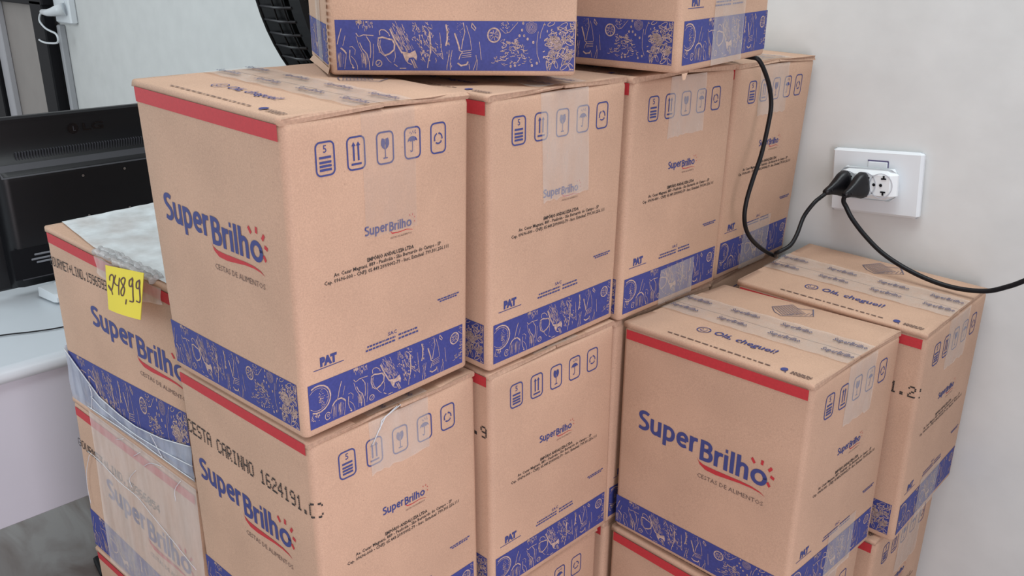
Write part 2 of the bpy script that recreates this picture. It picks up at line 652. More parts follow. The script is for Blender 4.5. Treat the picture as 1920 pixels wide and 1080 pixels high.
    # pasta shapes
    for k in range(46):
        x, y = rg.uniform(1340, 1800), rg.uniform(215, 850)
        if (x - 1340) < max(0, 120 - abs(y - 520) * .2):
            x += 60
        a = rg.uniform(0, 180)
        px, py = c2(x, y)
        ring(px, py, rg.uniform(.012, .021), rg.uniform(.004, .007), A * rg.uniform(.8, 1.6), rot=a, n=12)
    for k in range(34):
        x, y = rg.uniform(1330, 1800), rg.uniform(215, 850)
        a = rg.uniform(0, 6.28)
        d2(T * rg.uniform(.5, .95), (x, y), (x + 30 * math.cos(a), y + 30 * math.sin(a)))
    for k in range(8):
        x, y = rg.uniform(1400, 1760), rg.uniform(240, 800)
        for q in range(3):
            px, py = c2(x, y)
            ring(px, py, .006 + .003 * q, .004 + .003 * q, A, rot=40, n=10)


make_drawing()


def band_lines(mb, xa, xb, u0, u1, v0, v1, fn, rng=None):
    """the part xa..xb of the drawing, put on u0..u1, v0..v1 (v1 may be a function of u)"""
    def to(x, y):
        u = u0 + (x - xa) / (xb - xa) * (u1 - u0)
        lo = v0(u) if callable(v0) else v0
        hi = v1(u) if callable(v1) else v1
        return fn(u, lo + y / BH * (hi - lo))
    ok = lambda p: xa + .001 < p[0] < xb - .001 and .0015 < p[1] < BH - .0012
    for pts, w in DRAW:
        run = []
        for p in pts:
            if ok(p):
                run.append(p)
            else:
                if len(run) > 1:
                    mb.ribbon(run, w, to, 0)
                run = []
        if len(run) > 1:
            mb.ribbon(run, w, to, 0)
    for pl in FILLS:
        if all(ok(p) for p in pl):
            mb.poly(pl[::-1], to, 0)


# ------------------------------------------------------------------ cartons
# corners in metres: bottom front-left, front-right, back-right, back-left, then the same at the top
BX = {
    'C1a': [[-0.2642,-0.0143,1.0325],[-0.0014,0.0003,1.0333],[-0.016,0.2403,1.0338],[-0.2833,0.2244,1.0389],[-0.2642,-0.0214,1.3779],[0.0081,-0.0033,1.3674],[-0.0054,0.2373,1.367],[-0.2755,0.221,1.3767]],
    'C1b': [[-0.281,-0.0053,0.683],[0.0012,0.0044,0.6884],[-0.0073,0.2499,0.6877],[-0.2894,0.2401,0.6822],[-0.2874,-0.0048,1.019],[-0.0054,0.0054,1.0256],[-0.0137,0.2506,1.0243],[-0.2959,0.2409,1.019]],
    'C2a': [[-0.2773,0.2485,1.0296],[0.008,0.2533,1.0267],[0.003,0.4996,1.0287],[-0.2812,0.4953,1.0305],[-0.2744,0.2474,1.3658],[0.0103,0.2518,1.3634],[0.0069,0.4991,1.3641],[-0.2783,0.4942,1.3667]],
    'C2b': [[-0.2739,0.257,0.6849],[0.011,0.2564,0.6872],[0.012,0.5021,0.6887],[-0.2734,0.5023,0.6866],[-0.2766,0.2547,1.023],[0.0084,0.2542,1.0251],[0.0083,0.499,1.0272],[-0.2761,0.5,1.0247]],
    'C3a': [[-0.2746,0.5041,1.0257],[0.0104,0.5039,1.0239],[0.0103,0.7499,1.0236],[-0.2746,0.7499,1.0249],[-0.273,0.5051,1.3638],[0.0121,0.5052,1.3624],[0.0119,0.751,1.3617],[-0.273,0.751,1.3631]],
    'C4a': [[-0.2704,0.7359,1.0307],[0.0151,0.7518,1.0227],[-0.001,0.9914,1.0209],[-0.2834,0.978,1.0278],[-0.2621,0.7404,1.3693],[0.0223,0.7556,1.362],[0.0103,0.9984,1.3589],[-0.2751,0.9824,1.3664]],
    'R1a': [[0.0179,0.5106,0.6864],[0.307,0.5059,0.6902],[0.3121,0.7585,0.6856],[0.0232,0.7633,0.6817],[0.0118,0.5144,1.0229],[0.3028,0.5123,1.0279],[0.3048,0.7627,1.0252],[0.0207,0.7704,1.0176]],
    'R2a': [[0.0501,0.7566,0.6946],[0.3449,0.7623,0.6935],[0.3397,1.0057,0.7006],[0.0464,1.0006,0.7],[0.0504,0.7496,1.0362],[0.3432,0.7528,1.034],[0.3396,0.996,1.0376],[0.0462,0.9936,1.0424]],
    'T2': [[-0.2151,0.493,1.3718],[0.0688,0.5178,1.3713],[0.0468,0.7643,1.3776],[-0.2368,0.739,1.3767],[-0.2145,0.4862,1.7117],[0.0693,0.5112,1.7117],[0.0476,0.7572,1.7166],[-0.2362,0.7322,1.7166]],
    'T1': [[-0.1846,0.1806,1.3733],[0.0118,0.3935,1.3733],[-0.1743,0.4925,1.3733],[-0.3785,0.2794,1.3733],[-0.1846,0.1806,1.7133],[0.0118,0.3935,1.7133],[-0.1743,0.4925,1.7133],[-0.3785,0.2794,1.7133]],
    'C2c': [[-0.2841,0.2468,0.3417],[0.0008,0.2462,0.3417],[0.0013,0.4921,0.3417],[-0.2836,0.4926,0.3417],[-0.2841,0.2468,0.6807],[0.0008,0.2462,0.6807],[0.0013,0.4921,0.6807],[-0.2836,0.4926,0.6807]],
    'R1b': [[0.0154,0.5075,0.3468],[0.3002,0.5025,0.3468],[0.3046,0.7484,0.3468],[0.0197,0.7534,0.3468],[0.0154,0.5075,0.6858],[0.3002,0.5025,0.6858],[0.3046,0.7484,0.6858],[0.0197,0.7534,0.6858]],
    'R2b': [[0.0414,0.7499,0.3495],[0.3263,0.7542,0.3495],[0.3225,1.0001,0.3495],[0.0377,0.9957,0.3495],[0.0414,0.7499,0.6885],[0.3263,0.7542,0.6885],[0.3225,1.0001,0.6885],[0.0377,0.9957,0.6885]],
    'C1c': [[-0.2836,-0.002,0.3468],[0.0012,0.0078,0.3468],[-0.0073,0.2535,0.3468],[-0.292,0.2437,0.3468],[-0.2836,-0.002,0.6858],[0.0012,0.0078,0.6858],[-0.0073,0.2535,0.6858],[-0.292,0.2437,0.6858]],
    'C1d': [[-0.2836,-0.0054,0.0034],[0.0012,0.0044,0.0034],[-0.0073,0.2501,0.0034],[-0.292,0.2403,0.0034],[-0.2836,-0.0054,0.3424],[0.0012,0.0044,0.3424],[-0.0073,0.2501,0.3424],[-0.292,0.2403,0.3424]],
    'C2d': [[-0.2807,0.2502,0.0034],[0.0042,0.2496,0.0034],[0.0047,0.4955,0.0034],[-0.2802,0.496,0.0034],[-0.2807,0.2502,0.3424],[0.0042,0.2496,0.3424],[0.0047,0.4955,0.3424],[-0.2802,0.496,0.3424]],
    'C3b': [[-0.278,0.5041,0.6868],[0.0069,0.5041,0.6868],[0.0069,0.7499,0.6868],[-0.278,0.7499,0.6868],[-0.278,0.5041,1.0258],[0.0069,0.5041,1.0258],[0.0069,0.7499,1.0258],[-0.278,0.7499,1.0258]],
    'C4b': [[-0.2807,0.7426,0.6868],[0.0038,0.7579,0.6868],[-0.0094,1.0034,0.6868],[-0.2939,0.9881,0.6868],[-0.2807,0.7426,1.0258],[0.0038,0.7579,1.0258],[-0.0094,1.0034,1.0258],[-0.2939,0.9881,1.0258]],
    'C3c': [[-0.278,0.5041,0.3468],[0.0069,0.5041,0.3468],[0.0069,0.7499,0.3468],[-0.278,0.7499,0.3468],[-0.278,0.5041,0.6858],[0.0069,0.5041,0.6858],[0.0069,0.7499,0.6858],[-0.278,0.7499,0.6858]],
    'C4c': [[-0.2807,0.7426,0.3468],[0.0038,0.7579,0.3468],[-0.0094,1.0034,0.3468],[-0.2939,0.9881,0.3468],[-0.2807,0.7426,0.6858],[0.0038,0.7579,0.6858],[-0.0094,1.0034,0.6858],[-0.2939,0.9881,0.6858]],
    'C3d': [[-0.278,0.5041,0.0034],[0.0069,0.5041,0.0034],[0.0069,0.7499,0.0034],[-0.278,0.7499,0.0034],[-0.278,0.5041,0.3424],[0.0069,0.5041,0.3424],[0.0069,0.7499,0.3424],[-0.278,0.7499,0.3424]],
    'C4d': [[-0.2807,0.7426,0.0034],[0.0038,0.7579,0.0034],[-0.0094,1.0034,0.0034],[-0.2939,0.9881,0.0034],[-0.2807,0.7426,0.3424],[0.0038,0.7579,0.3424],[-0.0094,1.0034,0.3424],[-0.2939,0.9881,0.3424]],
    'R1c': [[0.0154,0.5109,0.0034],[0.3002,0.5059,0.0034],[0.3046,0.7518,0.0034],[0.0197,0.7568,0.0034],[0.0154,0.5109,0.3424],[0.3002,0.5059,0.3424],[0.3046,0.7518,0.3424],[0.0197,0.7568,0.3424]],
    'R2c': [[0.0414,0.7567,0.0068],[0.3263,0.761,0.0068],[0.3225,1.0069,0.0068],[0.0377,1.0025,0.0068],[0.0414,0.7567,0.3458],[0.3263,0.761,0.3458],[0.3225,1.0069,0.3458],[0.0377,1.0025,0.3458]],
    'L1': [[-0.6582,-0.0232,0.8482],[-0.3133,0.0102,0.8349],[-0.3392,0.281,0.8367],[-0.6841,0.2478,0.8506],[-0.6485,-0.0243,1.1301],[-0.3019,0.0094,1.1142],[-0.3278,0.2802,1.116],[-0.6728,0.247,1.13]],
    'L2': [[-0.6666,-0.0321,0.5622],[-0.3172,-0.004,0.5529],[-0.3394,0.2739,0.5477],[-0.6884,0.2462,0.5571],[-0.6595,-0.0262,0.8469],[-0.31,0.0019,0.8374],[-0.3322,0.2798,0.8322],[-0.6812,0.252,0.8416]],
    'L3': [[-0.6666,-0.0321,0.2779],[-0.3172,-0.004,0.2686],[-0.3394,0.2739,0.2635],[-0.6884,0.2462,0.2728],[-0.6666,-0.0321,0.5601],[-0.3172,-0.004,0.5508],[-0.3394,0.2739,0.5457],[-0.6884,0.2462,0.555]],
    'L4': [[-0.6666,-0.0321,0.0],[-0.3172,-0.004,0.0],[-0.3394,0.2739,0.0],[-0.6884,0.2462,0.0],[-0.6666,-0.0321,0.2759],[-0.3172,-0.004,0.2666],[-0.3394,0.2739,0.2614],[-0.6884,0.2462,0.2708]],
}

KEY = ['Lb', 'Nb', 'Rb', 'Bb', 'Lt', 'Nt', 'Rt', 'Bt']
FACES = {'A': 'LN', 'B': 'NR', 'C': 'RB', 'D': 'BL'}
FT = 0.0032      # lid flap thickness
RC = 0.0080      # rounding of the upright edges


def nudge(key, k=1.0, d=(0, 0, 0), only=None):
    """move a carton a little nearer or farther along the line of sight and / or by d"""
    o = (0.7051, -0.4101, 1.5008)
    BX[key] = [[o[i] + k * (p[i] - o[i]) + d[i] for i in range(3)] if (only is None or q in only) else p for q, p in zip(KEY, BX[key])]


nudge('R2a', 1.012)
nudge('R2b', 1.008)
nudge('C4a', 1.014)
nudge('C4a', 1.0, (-.008, 0, 0), ('Nt', 'Nb'))
nudge('T1', 0.978)
nudge('R1b', 1.0, (0, 0, -.003))
nudge('C1c', 1.0, (0, -.010, -.005))
nudge('C1d', 1.0, (0, -.010, -.004))
nudge('C2d', 1.0, (0, 0, -.005))
for q_ in 'bcd':
    nudge('C3' + q_, 1.0, (-.002, 0, -.005))
    nudge('C4' + q_, 1.0, (-.010, .013, -.013))
nudge('R1a', 1.0, (0, 0, .004), ('Bb',))
nudge('R1a', 1.0, (0, -.006, 0), ('Bt', 'Bb'))
nudge('R2c', 1.0, (0, 0, -.006))
nudge('C2b', 1.0, (0, 0, -.002), ('Lt', 'Bt', 'Lb', 'Bb'))
nudge('L2', 1.0, (0, 0, -.004), ('Nt', 'Rt'))
nudge('L2', 1.0, (.013, .001, 0), ('Nt', 'Rt', 'Nb', 'Rb'))
nudge('C2a', 1.0, (0, 0, .0015), ('Lb', 'Nb', 'Rb', 'Bb'))


LETTERS = {   # stroke centre lines of the brand lettering, capital height 1
    'S': [[(.51, .855), (.40, .905), (.27, .91), (.15, .85), (.11, .74), (.16, .62), (.29, .53), (.41, .45), (.475, .34), (.46, .21), (.36, .115), (.22, .09), (.06, .135)]],
    'u': [[(.095, .74), (.095, .32), (.12, .17), (.21, .09), (.33, .10), (.44, .21)], [(.46, .74), (.46, .0)]],
    'p': [[(.095, .74), (.095, -.27)], [(.095, .54), (.17, .63), (.28, .655), (.40, .60), (.47, .49), (.485, .36), (.45, .21), (.37, .115), (.26, .085), (.15, .12), (.095, .19)]],
    'e': [[(.10, .375), (.47, .375)], [(.475, .37), (.465, .52), (.39, .625), (.285, .655), (.175, .61), (.105, .50), (.09, .36), (.12, .21), (.21, .115), (.33, .085), (.47, .13)]],
    'r': [[(.095, .74), (.095, .0)], [(.095, .44), (.15, .59), (.24, .65), (.37, .655)]],
    'B': [[(.10, 1.0), (.10, .0)], [(.10, .915), (.29, .915), (.41, .86), (.45, .74), (.41, .61), (.30, .545), (.10, .54)], [(.28, .54), (.42, .49), (.495, .36), (.48, .21), (.40, .11), (.27, .085), (.10, .085)]],
    'i': [[(.095, .74), (.095, .0)], [(.045, .93), (.145, .93)]],
    'l': [[(.095, 1.03), (.095, .0)]],
    'h': [[(.095, 1.03), (.095, .0)], [(.095, .48), (.17, .60), (.28, .655), (.385, .61), (.43, .49), (.43, .0)]],
    'o': [[(.335 + .245 * math.cos(R_(a)), .37 + .285 * math.sin(R_(a))) for a in range(0, 381, 20)]],
}
ADV = {'S': .60, 'u': .63, 'p': .64, 'e': .60, 'r': .415, 'B': .625, 'i': .255, 'l': .255, 'h': .60, 'o': .66}


def put_brand(mb, word, x0, x1, y0, cap, fn, m=0, w=.165):
    tot = sum(ADV[c] for c in word)
    k = (x1 - x0) / tot
    x = 0.0
    for ch in word:
        for st in LETTERS[ch]:
            pts = [(p.x, p.y) for p in smooth_path([(a, b, 0) for a, b in st], 3)] if len(st) > 2 else st
            mb.ribbon([(x + a, b) for a, b in pts], w, lambda a, b: fn(x0 + a * k, y0 + b * cap), m)
        x += ADV[ch]


class Carton:
    def __init__(s, key, bulge=0.0010):
        s.key = key
        s.c = {k: Vector(p) for k, p in zip(KEY, BX[key])}
        if key[-1] in 'd' and key[0] != 'L':
            for k in KEY[:4]:
                s.c[k].z = 0.0
        s.base = (s.c['Lb'] + s.c['Nb'] + s.c['Rb'] + s.c['Bb']) / 4
        s.base.z = min(s.c[k].z for k in KEY[:4])
        s.bulge = bulge
        s.n = {}
        for f, (a, b) in FACES.items():
            e = s.c[b + 'b'] - s.c[a + 'b']
            h = s.c[a + 't'] - s.c[a + 'b']
            s.n[f] = e.cross(h).normalized()
        s.tn = (s.c['Nt'] - s.c['Lt']).cross(s.c['Bt'] - s.c['Lt']).normalized()
        s.H = sum((s.c[k + 't'] - s.c[k + 'b']).length for k in 'LNRB') / 4
        s.rg = random.Random(sum(ord(q) for q in key) * 7 + len(key))
        s.ph = s.rg.uniform(0, 6)

    def w(s, f):
        a, b = FACES[f]
        return ((s.c[b + 'b'] - s.c[a + 'b']).length + (s.c[b + 't'] - s.c[a + 't']).length) / 2

    def P(s, f, u, v, off=0.0):
        a, b = FACES[f]
        p = (s.c[a + 'b'] * (1 - u) * (1 - v) + s.c[b + 'b'] * u * (1 - v) + s.c[a + 't'] * (1 - u) * v + s.c[b + 't'] * u * v)
        cu, cv = min(1, max(0, u)), min(1, max(0, v))
        bl = s.bulge * math.sin(math.pi * cu) * math.sin(math.pi * cv)
        return p + s.n[f] * (bl + off)

    def T(s, u, v, off=0.0):
        c = s.c
        p = c['Lt'] * (1 - u) * (1 - v) + c['Nt'] * u * (1 - v) + c['Bt'] * (1 - u) * v + c['Rt'] * u * v
        return p + s.tn * off

    def front(s, off):
        """front face that wraps round the right-hand edge onto the side"""
        k = s.w('A') / s.w('B')
        def fn(u, v):
            if u > 0.985:
                return s.P('B', 0.022 + (u - 0.985) * k, v, off)
            return s.P('A', u, v, off)
        return fn

    # ---- board
    def body(s, parent, lift=0.0):
        mb = MB()
        vt = 1 - (FT + 0.0021) / s.H
        vb = 0.004 / s.H
        rows = [(0.0, 0.0035), (vb * .35, 0.0012), (vb, 0.0)] + [(x, 0.0) for x in lin(0.08, 0.92, 7)] + [(vt - 0.006 / s.H, 0.0), (vt - 0.002 / s.H, 0.0012), (vt, 0.0042)]
        rings = []
        for v, ins in rows:
            ring_ = []
            for f in 'ABCD':
                a, b = FACES[f]
                w = s.w(f)
                for u in lin(RC / w, 1 - RC / w, 6):
                    ring_.append(mb.vert(s.P(f, u, v, -ins)))
                c = s.c[b + 'b'] * (1 - v) + s.c[b + 't'] * v
                nf = FACES['BCDA'['ABCD'.index(f)]][1]
                e1 = ((s.c[a + 'b'] * (1 - v) + s.c[a + 't'] * v) - c).normalized()
                e2 = ((s.c[nf + 'b'] * (1 - v) + s.c[nf + 't'] * v) - c).normalized()
                ctr = c + (e1 + e2) * RC
                for k in (1, 2, 3):
                    t = math.pi / 2 * k / 4
                    d = e2 * math.cos(t) + e1 * math.sin(t)
                    ring_.append(mb.vert(ctr - d * (RC - ins)))
            rings.append(ring_)
        n = len(rings[0])
        for r0, r1 in zip(rings, rings[1:]):
            for i in range(n):
                mb.face((r0[i], r0[(i + 1) % n], r1[(i + 1) % n], r1[i]), 0, True)
        mb.face(rings[0][::-1], 0)
        mb.face(rings[-1], 0)
        return mb.build('carton_body', CARD, parent, s.base)

    def flaps(s, parent, lift=0.0008, ragged=0.0012):
        """two lid flaps that meet along the middle; their cut ends show over the right side"""
        rg = s.rg
        for name, va, vb in (('lid_flap', 0.0, 0.4965), ('lid_flap', 0.5035, 1.0)):
            mb = MB()
            us = lin(0.0, 1.0, 24)
            hinge = va if va == 0.0 else vb
            sg = 1 if va == 0.0 else -1
            dd = (s.c['Rt'] - s.c['Nt']).length
            prof = [(-0.0002, -0.0075), (-0.0002, -FT * .95), (0.0006, -FT * .30), (0.0026, 0.0)]
            seam = (vb - va) * dd
            prof += [(seam * k, 0.0) for k in (.25, .5, .75)] + [(seam, 0.0), (seam, -FT)]
            jag = [rg.uniform(-1, 1) * ragged for _ in range(len(prof) + 1)]
            up = [max(0.0, math.sin(i * .55 + s.ph) * .5 + math.sin(i * 1.3 + 2 * s.ph) * .35) * lift for i in range(25)]
            def pt(i, j):
                u = us[i]
                dist, z = prof[j]
                v = hinge + sg * dist / dd
                if i == len(us) - 1:
                    u = 1.0 - 0.004 + jag[j] / 0.28
                if i == 0:
                    u = 0.002 + jag[-j] / 0.28
                hz = up[i] * (0.25 + 0.75 * min(1, dist / 0.05)) if j > 2 else 0.0
                return s.T(u, v, z + hz)
            n, k = len(us), len(prof)
            idx = [[mb.vert(pt(i, j)) for i in range(n)] for j in range(k)]
            for j in range(k - 1):
                for i in range(n - 1):
                    q = (idx[j][i], idx[j][i + 1], idx[j + 1][i + 1], idx[j + 1][i])
                    mb.face(q if sg > 0 else q[::-1], 1 if j == k - 2 else 0, j < 5)
            # underside and the two cut ends
            q = [idx[0][i] for i in range(n)]
            r = [idx[k - 1][i] for i in range(n)]
            for i in range(n - 1):
                f = (q[i], r[i], r[i + 1], q[i + 1])
                mb.face(f if sg > 0 else f[::-1], 1)
            for i in (0, n - 1):
                f = [idx[j][i] for j in range(k)]
                mb.face(f if (i == 0) == (sg > 0) else f[::-1], 1)
            mb.build(name, [CARD, CUT], parent, s.base)

    # ---- printing
    def strip(s, parent, v0=.933, v1=.978, u0=.004, u1=.99, slope=0.0):
        mb = MB()
        mb.grid(lambda u, v: s.P('A', u, v + slope * u, .0010), lin(max(u0, .022), min(u1, .978), 16), [v0, v1], 0, False)
        o = mb.build('red_stripe_print', RED, parent, s.base)
        return o

    def band(s, parent, face, u0, u1, v0=.028, v1=.180, xa=0.0, xb=.667, v1b=None):
        hi = (lambda u: v1 + (v1b - v1) * (u - u0) / (u1 - u0)) if v1b is not None else (lambda u: v1)
        mb = MB()
        mb.grid(lambda u, t: s.P(face, u, v0 + (hi(u) - v0) * t, .00035), lin(u0, u1, 16), [0, .5, 1], 0, False)
        o = mb.build('blue_band_print', BLUE, parent, s.base)
        m2 = MB()
        band_lines(m2, xa, xb, u0, u1, v0, hi, lambda u, v: s.P(face, u, v, .0006))
        m2.build('food_drawing', CHALK, o, s.base)

    def logo(s, parent, face='A', u0=.140, k=.705, base=.545, cap=.095, slope=0.0, tag=True, umax=9, off=.0005):
        """brand name, swoosh, rays and tagline; u0 left edge, k width of the name"""
        mb = MB()
        kv = cap / .095
        U = lambda x: u0 + x * k
        fn0 = lambda u, v: s.P(face, u, v + slope * (u - u0), off)
        fn = (lambda u, v: fn0(min(u, umax), v))
        put_brand(mb, 'Super', U(-.008), U(.492), base, cap * .99, fn)
        put_brand(mb, 'Brilho', U(.505), U(1.0), base - .018 * kv, cap * .97, fn)
        # swoosh
        tp = [(.487, -.012), (.505, -.026), (.54, -.034), (.62, -.036), (.72, -.035), (.82, -.034), (.90, -.036), (.96, -.043), (1.0, -.056)]
        bt = [(.487, -.012), (.515, -.040), (.56, -.054), (.64, -.056), (.74, -.050), (.82, -.045), (.90, -.044), (.96, -.048), (1.0, -.056)]
        i0 = len(mb.v)
        for (x, y), (x2, y2) in zip(tp, bt):
            mb.vert(fn(U(x), base + y * kv))
            mb.vert(fn(U(x2), base + y2 * kv))
        for i in range(len(tp) - 1):
            a = i0 + 2 * i
            mb.face((a + 1, a + 3, a + 2, a), 1)
        for (x, y), (x2, y2) in (((.882, .086), (.905, .068)), ((.957, .093), (.954, .073)), ((1.024, .076), (1.003, .059)), ((1.046, .034), (1.020, .040)), ((1.022, -.006), (1.004, .010))):
            dx = .006
            mb.ribbon([(U(x), base + y * kv), (U(x2), base + y2 * kv)], .0125 * k / .705 if face == 'A' else .008, fn, 1)
        if tag:
            put_text(mb, 'CESTAS DE ALIMENTOS', U(.502), U(.992), base - .100 * kv, .0185 * kv, fn, 2, -.004, 0, 1)
        mb.build('logo_print', [NAVY, RED, GREYINK], parent, s.base)

    def stamp(s, parent, text, x0, x1, top, h, slope=0.0):
        mb = MB()
        put_dots(mb, text, x0, x1, top, h, s.front(.0006), 0, slope)
        mb.build('stamped_code', BLACKINK, parent, s.base)

    def side_print(s, parent, icons=True):
        f = 'B'
        fn = lambda u, v: s.P(f, u, v, .0004)
        ar = s.w('B') / s.H       # u to v scale
        if icons:
            for k in range(5):
                uc = .1875 + .153 * k
                s.icon(parent, k, uc, .870)
        mb = MB()
        # small brand mark
        put_brand(mb, 'Super', .364, .495, .6085, .031, fn)
        put_brand(mb, 'Brilho', .499, .629, .604, .030, fn)
        sw = [(.505, .606), (.515, .596), (.55, .594), (.60, .596), (.635, .590)]
        mb.ribbon(sw, .0042, fn, 1, w_end=.001)
        for a, b in (((.618, .643), (.622, .637)), ((.638, .644), (.636, .637)), ((.650, .632), (.645, .629)), ((.650, .616), (.644, .617))):
            mb.ribbon([a, b], .003, fn, 1)
        put_text(mb, 'CESTAS DE ALIMENTOS', .503, .628, .578, .006, fn, 2, 0, 0, 1)
        mb.build('small_logo_print', [NAVY, RED, GREYINK], parent, s.base)
        mb = MB()
        put_text(mb, 'EMPÓRIO ANDALUZIA LTDA', .372, .640, .5255, .0118, fn, 0, .028, 0, 1)
        put_text(mb, 'Av. Cesar Magnani, 889 - Paulicéia - São Bernardo do Campo - SP', .195, .810, .5085, .0118, fn, 0, .016, 0, 1)
        put_text(mb, 'Cep. 09696-000 - CNPJ: 05.449.209/0002-79 - Insc. Estadual: 799.301.256.111', .145, .858, .4900, .0118, fn, 0, .016, 0, 1)
        mb.build('address_print', BLACKINK, parent, s.base)
        mb = MB()
        put_text(mb, 'PAT', .098, .186, .2335, .0265, fn, 0, .075, 0, 2)
        mb.ribbon([(.062, .2245), (.222, .2245)], .0026, fn, 0)
        mb.build('meal_programme_print', NAVY, parent, s.base)
        mb = MB()
        put_text(mb, 'SAC', .474, .526, .2495, .0115, fn, 0, .012, 0, 1)
        rg = random.Random(3)
        def tiny(x0, x1, y, h=.006):
            x = x0
            while x < x1:
                w = rg.uniform(.006, .022)
                mb.ribbon([(x, y), (min(x + w, x1), y)], h, fn, 0)
                x += w + .004
        tiny(.352, .517, .237)
        tiny(.343, .517, .2245)
        tiny(.536, .652, .2385)
        tiny(.536, .658, .225)
        mb.build('service_print', NAVY, parent, s.base)
        mb = MB()
        tiny(.786, .930, .3105, .005)
        tiny(.800, .915, .3025, .005)
        mb.build('caption_print', NAVY, parent, s.base)

    def icon(s, parent, k, uc, vc):
        w, h = .088, .096
        asp = s.H / s.w('B')      # to keep round things round
        mb = MB()
        off = .0004
        fn = lambda x, y: s.P('B', uc + x * asp, vc + y, off)
        W, Hh, r = w / asp / 2, h / 2, .015
        pts = []
        for cx, cy, a0 in ((W - r, Hh - r, 0), (-W + r, Hh - r, 90), (-W + r, -Hh + r, 180), (W - r, -Hh + r, 270)):
            for q in range(5):
                t = R_(a0 + q * 22.5)
                pts.append((cx + r * math.cos(t), cy + r * math.sin(t)))
        mb.ribbon(pts, .0052, fn, 0, closed=True)
        if k == 0:
            put_text(mb, '5', -.006, .006, .018, .021, fn, 0, .005, 0, 2)
            for y in (.004, -.010, -.021, -.032):
                mb.ribbon([(-.0205, y), (.0205, y)], .0068, fn, 0)
        elif k == 1:
            for x in (-.0085, .0085):
                mb.ribbon([(x, -.022), (x, .026)], .0062, fn, 0)
                mb.poly([(x - .0075, .022), (x + .0075, .022), (x, .034)], fn, 0)
            mb.ribbon([(-.0185, -.032), (.0185, -.032)], .0062, fn, 0)
        elif k == 2:
            for sg in (-1, 1):
                bowl = [(0.0015 * sg, .027), (sg * .012, .030), (sg * .0155, .020), (sg * .0155, .010), (sg * .011, .001), (sg * .004, -.004), (sg * .0008, -.004), (sg * .0018, .006), (sg * .0002 + .002, .014)]
                mb.poly(bowl if sg < 0 else bowl[::-1], fn, 0)
            mb.ribbon([(0, -.004), (0, -.030)], .0032, fn, 0)
            mb.ribbon([(-.0085, -.031), (.0085, -.031)], .0036, fn, 0)
        elif k == 3:
            dome = [(.020 * math.cos(R_(a)), .004 + .017 * math.sin(R_(a))) for a in range(0, 181, 20)]
            sc = [(-.0135, .008), (-.0065, .004), (0, .008), (.0065, .004), (.0135, .008)]
            mb.poly(dome + sc, fn, 0)
            mb.ribbon([(0, .008), (0, -.022), (-.003, -.027), (-.007, -.027), (-.0085, -.022)], .0030, fn, 0)
            for x, y in ((-.010, .030), (-.004, .027), (.001, .033), (.006, .029), (.011, .034), (.013, .027)):
                mb.ribbon([(x, y), (x + .002, y + .005)], .0022, fn, 0)
        else:
            for q in range(3):
                a0 = 110 + q * 120
                arc = [(.0165 * math.cos(R_(a)), .0165 * math.sin(R_(a)) - .001) for a in [a0 + 11.5 * z for z in range(8)]]
                mb.ribbon(arc, .0048, fn, 0)
                a = R_(a0 + 84)
                t = R_(a0 + 100)
                mb.poly([(.0215 * math.cos(a), .0215 * math.sin(a) - .001), (.0165 * math.cos(t), .0165 * math.sin(t) - .001), (.0115 * math.cos(a), .0115 * math.sin(a) - .001)], fn, 0)
        mb.build('handling_icon', NAVY, parent, s.base)

    def lid_print(s, parent, basket=True):
        fn = lambda u, v: s.T(u, v, .0011)
        mb = MB()
        c = (.335, .212)
        asp = s.w('B') / s.w('A')
        pts = [(c[0] + .032 * math.cos(R_(a)), c[1] + .038 * math.sin(R_(a))) for a in range(0, 360, 20)]
        mb.ribbon(pts, .0055, fn, 0, closed=True)
        mb.ribbon([(c[0] - .016, c[1] - .004), (c[0] - .008, c[1] - .016), (c[0] + .008, c[1] - .016), (c[0] + .016, c[1] - .004)], .005, fn, 0)
        for x in (-.011, .011):
            mb.ribbon([(c[0] + x, c[1] + .006), (c[0] + x, c[1] + .016)], .005, fn, 0)
        put_text(mb, 'Olá,', .392, .488, .196, .052, fn, 0, .014, 0, 2)
        put_text(mb, 'cheguei!', .510, .715, .196, .052, fn, 0, .014, 0, 2)
        mb.build('greeting_print', NAVY, parent, s.base)
        mb = MB()
        rg = random.Random(5)
        x = .232
        while x < .768:
            w = rg.uniform(.010, .035)
            mb.ribbon([(x, .045), (x + w, .045)], .010, fn, 1)
            x += w + .009
        pts = [(.832 + .016 * math.cos(R_(a)), .056 + .022 * math.sin(R_(a))) for a in range(0, 360, 30)]
        mb.poly(pts, fn, 0)
        mb.poly([(.842, .028), (.852, .024), (.850, .038)], fn, 0)
        for y in (.060, .048, .036):
            x = .868
            while x < .955:
                w = rg.uniform(.008, .02)
                mb.ribbon([(x, y), (min(.96, x + w), y)], .008, fn, 1)
                x += w + .004
        mb.build('recycling_print', [NAVY, GREYINK], parent, s.base)
        if basket:
            mb = MB()
            X = lambda u, v: (.385 + u * .22, .72 + v * .235)
            rim = [(0, .45), (.28, .95), (.50, .78), (.78, .98), (1.0, .55), (.70, .25), (.46, .02), (.22, .16), (0, .45)]
            mb.ribbon([X(*p) for p in rim], .0045, fn, 0)
            for k in range(9):
                t = k / 8
                mb.ribbon([X(.04 + .44 * t, .42 - .36 * t), X(.30 + .44 * t, .92 - .34 * t)], .0024, fn, 0)
            for k in range(9):
                t = k / 8
                mb.ribbon([X(.03 + .27 * t, .47 + .46 * t), X(.48 + .30 * t, .08 + .50 * t)], .0024, fn, 0)
            for k in range(6):
                t = k / 5
                mb.ribbon([X(.50 + .42 * t, .10 + .42 * t), X(.60 + .30 * t, .40 + .36 * t)], .0024, fn, 0)
            mb.build('basket_print', TAPEINK, parent, s.base)

